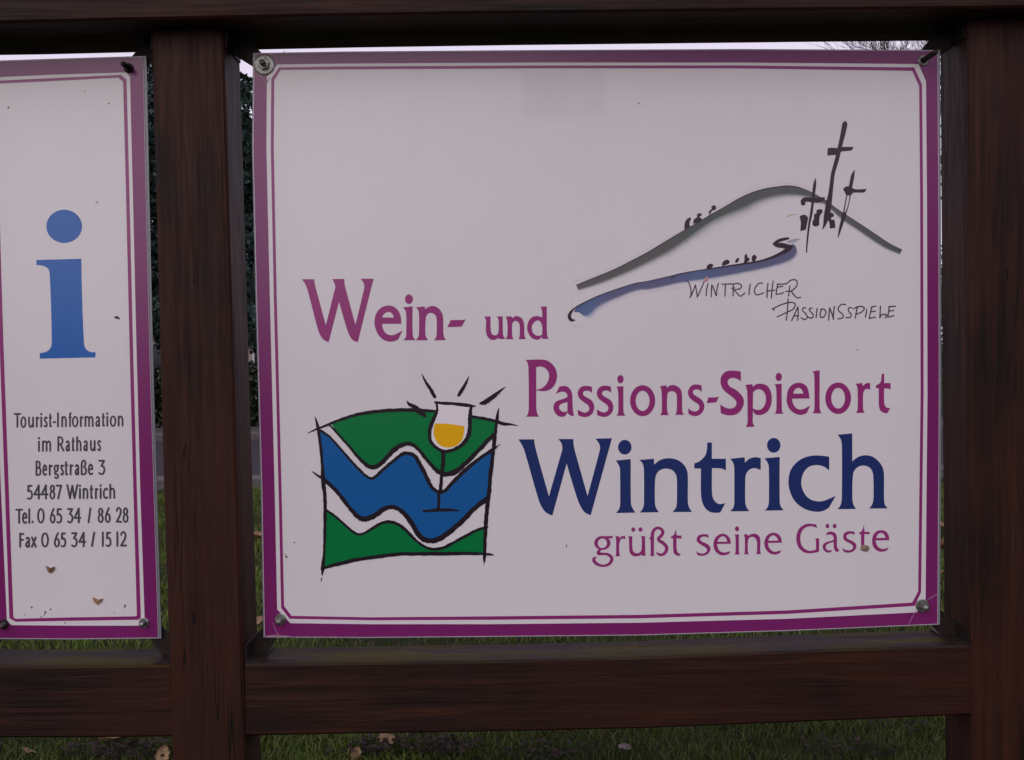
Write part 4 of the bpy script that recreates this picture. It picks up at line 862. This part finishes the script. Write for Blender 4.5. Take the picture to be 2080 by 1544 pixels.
for i in range(36):
    y = 3.4+5.5*random.random(); x = random.uniform(-.55, .55)*(y+2.2)
    ob = bpy.data.objects.new('fallen_leaf', LM[random.choice([1, 2, 3, 3])]); COL.objects.link(ob)
    ob.location = (x, y, .02); ob.rotation_euler = (random.uniform(-.5, .5), random.uniform(-.5, .5), random.uniform(0, 6)); s = random.uniform(.6, .95); ob.scale = (s, s, s)
    tag(ob, 'brown dry leaf scattered on the lawn behind the boards', 'leaf', 'scattered brown leaves')
# dark ground ivy patches
def ivy(name, spots, label):
    V, F, C = [], [], []
    for px, py, rr, n in spots:
        g = G(px, py); n = int(n*.6)
        for _ in range(n):
            a = random.uniform(0, 6.28); r = rr*math.sqrt(random.random()); cx, cy = g.x+r*math.cos(a)*1.6, g.y+r*math.sin(a)*.6; cz = random.uniform(.015, .05)
            lr = random.uniform(.005, .012); nx, ny = random.uniform(-.5, .5), random.uniform(-.5, .5); o_ = len(V); k = 6
            for j in range(k):
                t = j*2*math.pi/k; q = lr*(1+.2*math.sin(3*t)); V.append((cx+q*math.cos(t), cy+q*math.sin(t), cz+nx*q*math.cos(t)+ny*q*math.sin(t)))
            for j in range(1, k-1): F.append((o_, o_+j, o_+j+1))
            tn = random.random(); c = (.012+.024*tn, .010+.016*tn, .009+.015*tn); C += [c]*k
    return tag(mk_np(name, np.array(V), np.array(F), M_IVY, col=np.array(C), at=(V[0][0], V[0][1], 0)), label, 'plants', kind='stuff')
ivy('ground_ivy', [(330, 1535, .16, 260), (230, 1540, .12, 200), (820, 1525, .13, 320), (900, 1530, .10, 200), (740, 1540, .10, 120), (1120, 1535, .12, 120), (1720, 1530, .12, 120), (1830, 1485, .1, 60)], 'patches of small dark creeping leaves in the lawn under the rail')

# ================================================================ BACKGROUND
def soup(cent, nrm_jit, size, col, rngl=rng):
    n = len(cent); a = rngl.normal(size=(n, 3)); a /= np.linalg.norm(a, axis=1)[:, None]; b = rngl.normal(size=(n, 3)); b -= a*(a*b).sum(1)[:, None]; b /= np.linalg.norm(b, axis=1)[:, None]
    s = size*rngl.uniform(.6, 1.4, (n, 1))
    V = np.stack([cent-a*s, cent+b*s*.6, cent+a*s, cent-b*s*.6], 1).reshape(-1, 3); k = np.arange(n)*4
    F = np.stack([k, k+1, k+2, k+3], 1); return V, F, np.repeat(col, 4, axis=0)
def spruce(px, d, H, R, label, n_per=520):
    x = P(px, 716, CAM.y+d).x; y = CAM.y+d
    root = empty('spruce_tree', (x, y, 0), label, 'tree')
    V, F = tube([(x, y, 0), (x+.05, y, H*.5), (x, y, H*.97)], [.19, .10, .02], 9); mk('trunk', V, F, M_BARK, root, True)
    C, K, bv = [], [], []
    z = 2.35
    while z < H*.985:
        k = 1-z/H; nb = 9 if z < H*.7 else 7
        for i in range(nb):
            a = 2*math.pi*(i+random.random()*.7)/nb+z*2; L = (R*k**.75+.15)*random.uniform(.75, 1.12)
            tip = Vector((x+L*math.cos(a), y+L*math.sin(a), z-L*.22)); mid = Vector((x+L*.5*math.cos(a), y+L*.5*math.sin(a), z+.02))
            bv.append(tube([(x, y, z), mid, tip], [.022, .014, .004], 4))
            n = int(n_per*(.25+L/R)); t = rng.random(n)**.75
            px_ = x+L*t*math.cos(a); py_ = y+L*t*math.sin(a); pz = z-.22*L*t*t
            sp = .16*(1.15-t)*L*.6+.05; side = rng.normal(0, 1, n)*sp*.75; hang = -np.abs(rng.normal(0, 1, n))*(.10+.10*(1-t))
            cc = np.stack([px_-math.sin(a)*side, py_+math.cos(a)*side, pz+hang+rng.normal(0, .03, n)], 1); C.append(cc)
            tone = rng.uniform(0, 1, (n, 1))*.6+.4*random.random()
            K.append(np.array([.014, .034, .026])*(1-tone)+np.array([.050, .095, .078])*tone)
        z += random.uniform(.26, .40)
    V, F, c = soup(np.concatenate(C), 0, .065, np.concatenate(K)); mk_np('crown', V, F, M_NEEDLE, root, c)
    V, F = join(bv); mk('branches', V, F, M_BARK, root)
    return root
spruce(402, 22.5, 10.4, 3.75, 'tall blue green spruce with drooping branches behind the left post')

def shrub(name, px, d, wd, dp, h, n, tones, label, cat, group=None, size=.05):
    x = P(px, 716, CAM.y+d).x; y = CAM.y+d; root = empty(name, (x, y, 0), label, cat, group)
    u = rng.normal(size=(n, 3)); u /= np.linalg.norm(u, axis=1)[:, None]; u[:, 2] = np.abs(u[:, 2]); r = rng.uniform(.72, 1.03, (n, 1))*(1+.12*np.sin(u[:, :1]*7)*np.sin(u[:, 1:2]*9+u[:, 2:]*6))
    e = np.sign(u)*np.abs(u)**.7
    C = e*r*np.array([wd/2, dp/2, h])+np.array([x, y, .05]); t = rng.uniform(0, 1, (n, 1))
    V, F, c = soup(C, 0, size, np.array(tones[0])*(1-t)+np.array(tones[1])*t); mk_np('foliage', V, F, M_LEAF, root, c)
    bv = []
    for k in range(9): a = k*.7; bv.append(tube([(x+.1*math.cos(a), y+.1*math.sin(a), 0), (x+wd*.2*math.cos(a), y+dp*.2*math.sin(a), h*.5), (x+wd*.38*math.cos(a*1.3), y+dp*.38*math.sin(a), h*.85)], [.02, .014, .005], 4))
    V, F = join(bv); mk('stems', V, F, M_BARK, root); return root
dk = ((.006, .011, .005), (.022, .034, .013)); mid_ = ((.012, .020, .008), (.045, .060, .022))
base = G(1040, 872).y-CAM.y+.9
shrub('garden_shrub', 500, base, 1.9, 1.2, 1.28, 9000, dk, 'dark evergreen shrub beyond the road, right of the left post', 'shrub')
shrub('garden_shrub', 330, base+.1, 1.8, 1.2, 1.18, 9000, dk, 'dark shrub beyond the road, seen left of the left post', 'shrub')
shrub('garden_shrub', 700, base+.2, 2.4, 1.3, 1.4, 6000, dk, 'dark shrub beyond the road, behind the emblem side of the large board', 'shrub')
shrub('garden_shrub', 1150, base+.3, 2.4, 1.3, 1.3, 6000, dk, 'dark shrub beyond the road, behind the middle of the large board', 'shrub')
shrub('tall_hedge', 1960, base+.4, 4.6, 1.8, 3.1, 26000, mid_, 'tall mixed hedge beyond the road seen through the right gap', 'hedge', size=.045)

def bare_tree(px, d, H, seed, label):
    R_ = random.Random(seed); x = P(px, 716, CAM.y+d).x; y = CAM.y+d; root = empty('bare_tree', (x, y, 0), label, 'tree')
    seg = []
    def grow(p, dr, L, r, lev):
        q = p+dr*L; seg.append((p, q, r, r*.68))
        if lev == 0: return
        for k in range(3 if lev > 1 else 4):
            nd = (dr+Vector((R_.gauss(0, .42), R_.gauss(0, .42), R_.gauss(.10, .25)))).normalized()
            grow(p+dr*L*R_.uniform(.45, 1), nd, L*R_.uniform(.55, .80), r*.60, lev-1)
    V, F = tube([(x, y, 0), (x+.05, y, H*.17), (x, y, H*.34)], [.17, .13, .10], 9); mk('trunk', V, F, M_BARK, root, True)
    for k in range(5): grow(Vector((x, y, H*(.16+.045*k))), Vector((R_.gauss(0, .45), R_.gauss(0, .45), 1)).normalized(), H*.20, .055, 6)
    A = np.array([[*s[0]] for s in seg]); B = np.array([[*s[1]] for s in seg]); ra = np.array([s[2] for s in seg]).clip(.0035)[:, None]; rb = np.array([s[3] for s in seg]).clip(.0025)[:, None]
    D = B-A; D /= np.linalg.norm(D, axis=1)[:, None]; S = np.cross(D, [.31, .87, .4]); S /= np.linalg.norm(S, axis=1)[:, None]; T = np.cross(D, S)
    rings_ = []
    for Q, rr in ((A, ra), (B, rb)):
        for k in range(3): an = 2*math.pi*k/3; rings_.append(Q+(S*math.cos(an)+T*math.sin(an))*rr)
    V = np.stack(rings_, 1).reshape(-1, 3); b = np.arange(len(seg))*6
    F = np.concatenate([np.stack([b+k, b+(k+1) % 3, b+3+(k+1) % 3, b+3+k], 1) for k in range(3)])
    mk_np('crown', V, F, M_BARK, root, None); return root
bare_tree(2030, base+4.5, 15.0, 5, 'leafless tree with fine twigs behind the right edge of the large board')

# house behind the spruce
hy = base+CAM.y+13; hx0 = P(255, 716, hy).x; hx1 = P(620, 716, hy).x
hs = empty('house', ((hx0+hx1)/2, hy+4, 0), 'low house with pale beige walls beyond the road behind the spruce', 'house')
V, F = box(hx0, hx1, hy, hy+8, 0, 2.35); mk('wall', V, F, M_WALL, hs)
mx_ = (hx0+hx1)/2
rv = [(hx0-.4, hy-.5, 2.25), (hx1+.4, hy-.5, 2.25), (hx1+.4, hy+4, 4.6), (hx0-.4, hy+4, 4.6), (hx0-.4, hy+8.5, 2.25), (hx1+.4, hy+8.5, 2.25),
      (hx0-.4, hy-.5, 2.12), (hx1+.4, hy-.5, 2.12), (hx1+.4, hy+8.5, 2.12), (hx0-.4, hy+8.5, 2.12)]
mk('roof', rv, [(0, 1, 2, 3), (3, 2, 5, 4), (0, 6, 7, 1), (1, 7, 8, 5, 2), (4, 5, 8, 9), (0, 3, 4, 9, 6), (6, 9, 8, 7)], M_ROOF, hs)
for k in range(3):
    wx = hx0+(hx1-hx0)*(.2+.3*k)
    fr = mk('window', *join([box(wx-.55, wx+.55, hy-.05, hy-.003, .95, 1.02), box(wx-.55, wx+.55, hy-.05, hy-.003, 1.83, 1.9), box(wx-.55, wx-.48, hy-.048, hy-.003, 1.021, 1.829), box(wx+.48, wx+.55, hy-.048, hy-.003, 1.021, 1.829)]), M_FRAME, hs)
    V, F = box(wx-.478, wx+.478, hy-.025, hy-.004, 1.022, 1.828); mk('pane', V, F, M_PANE, fr)
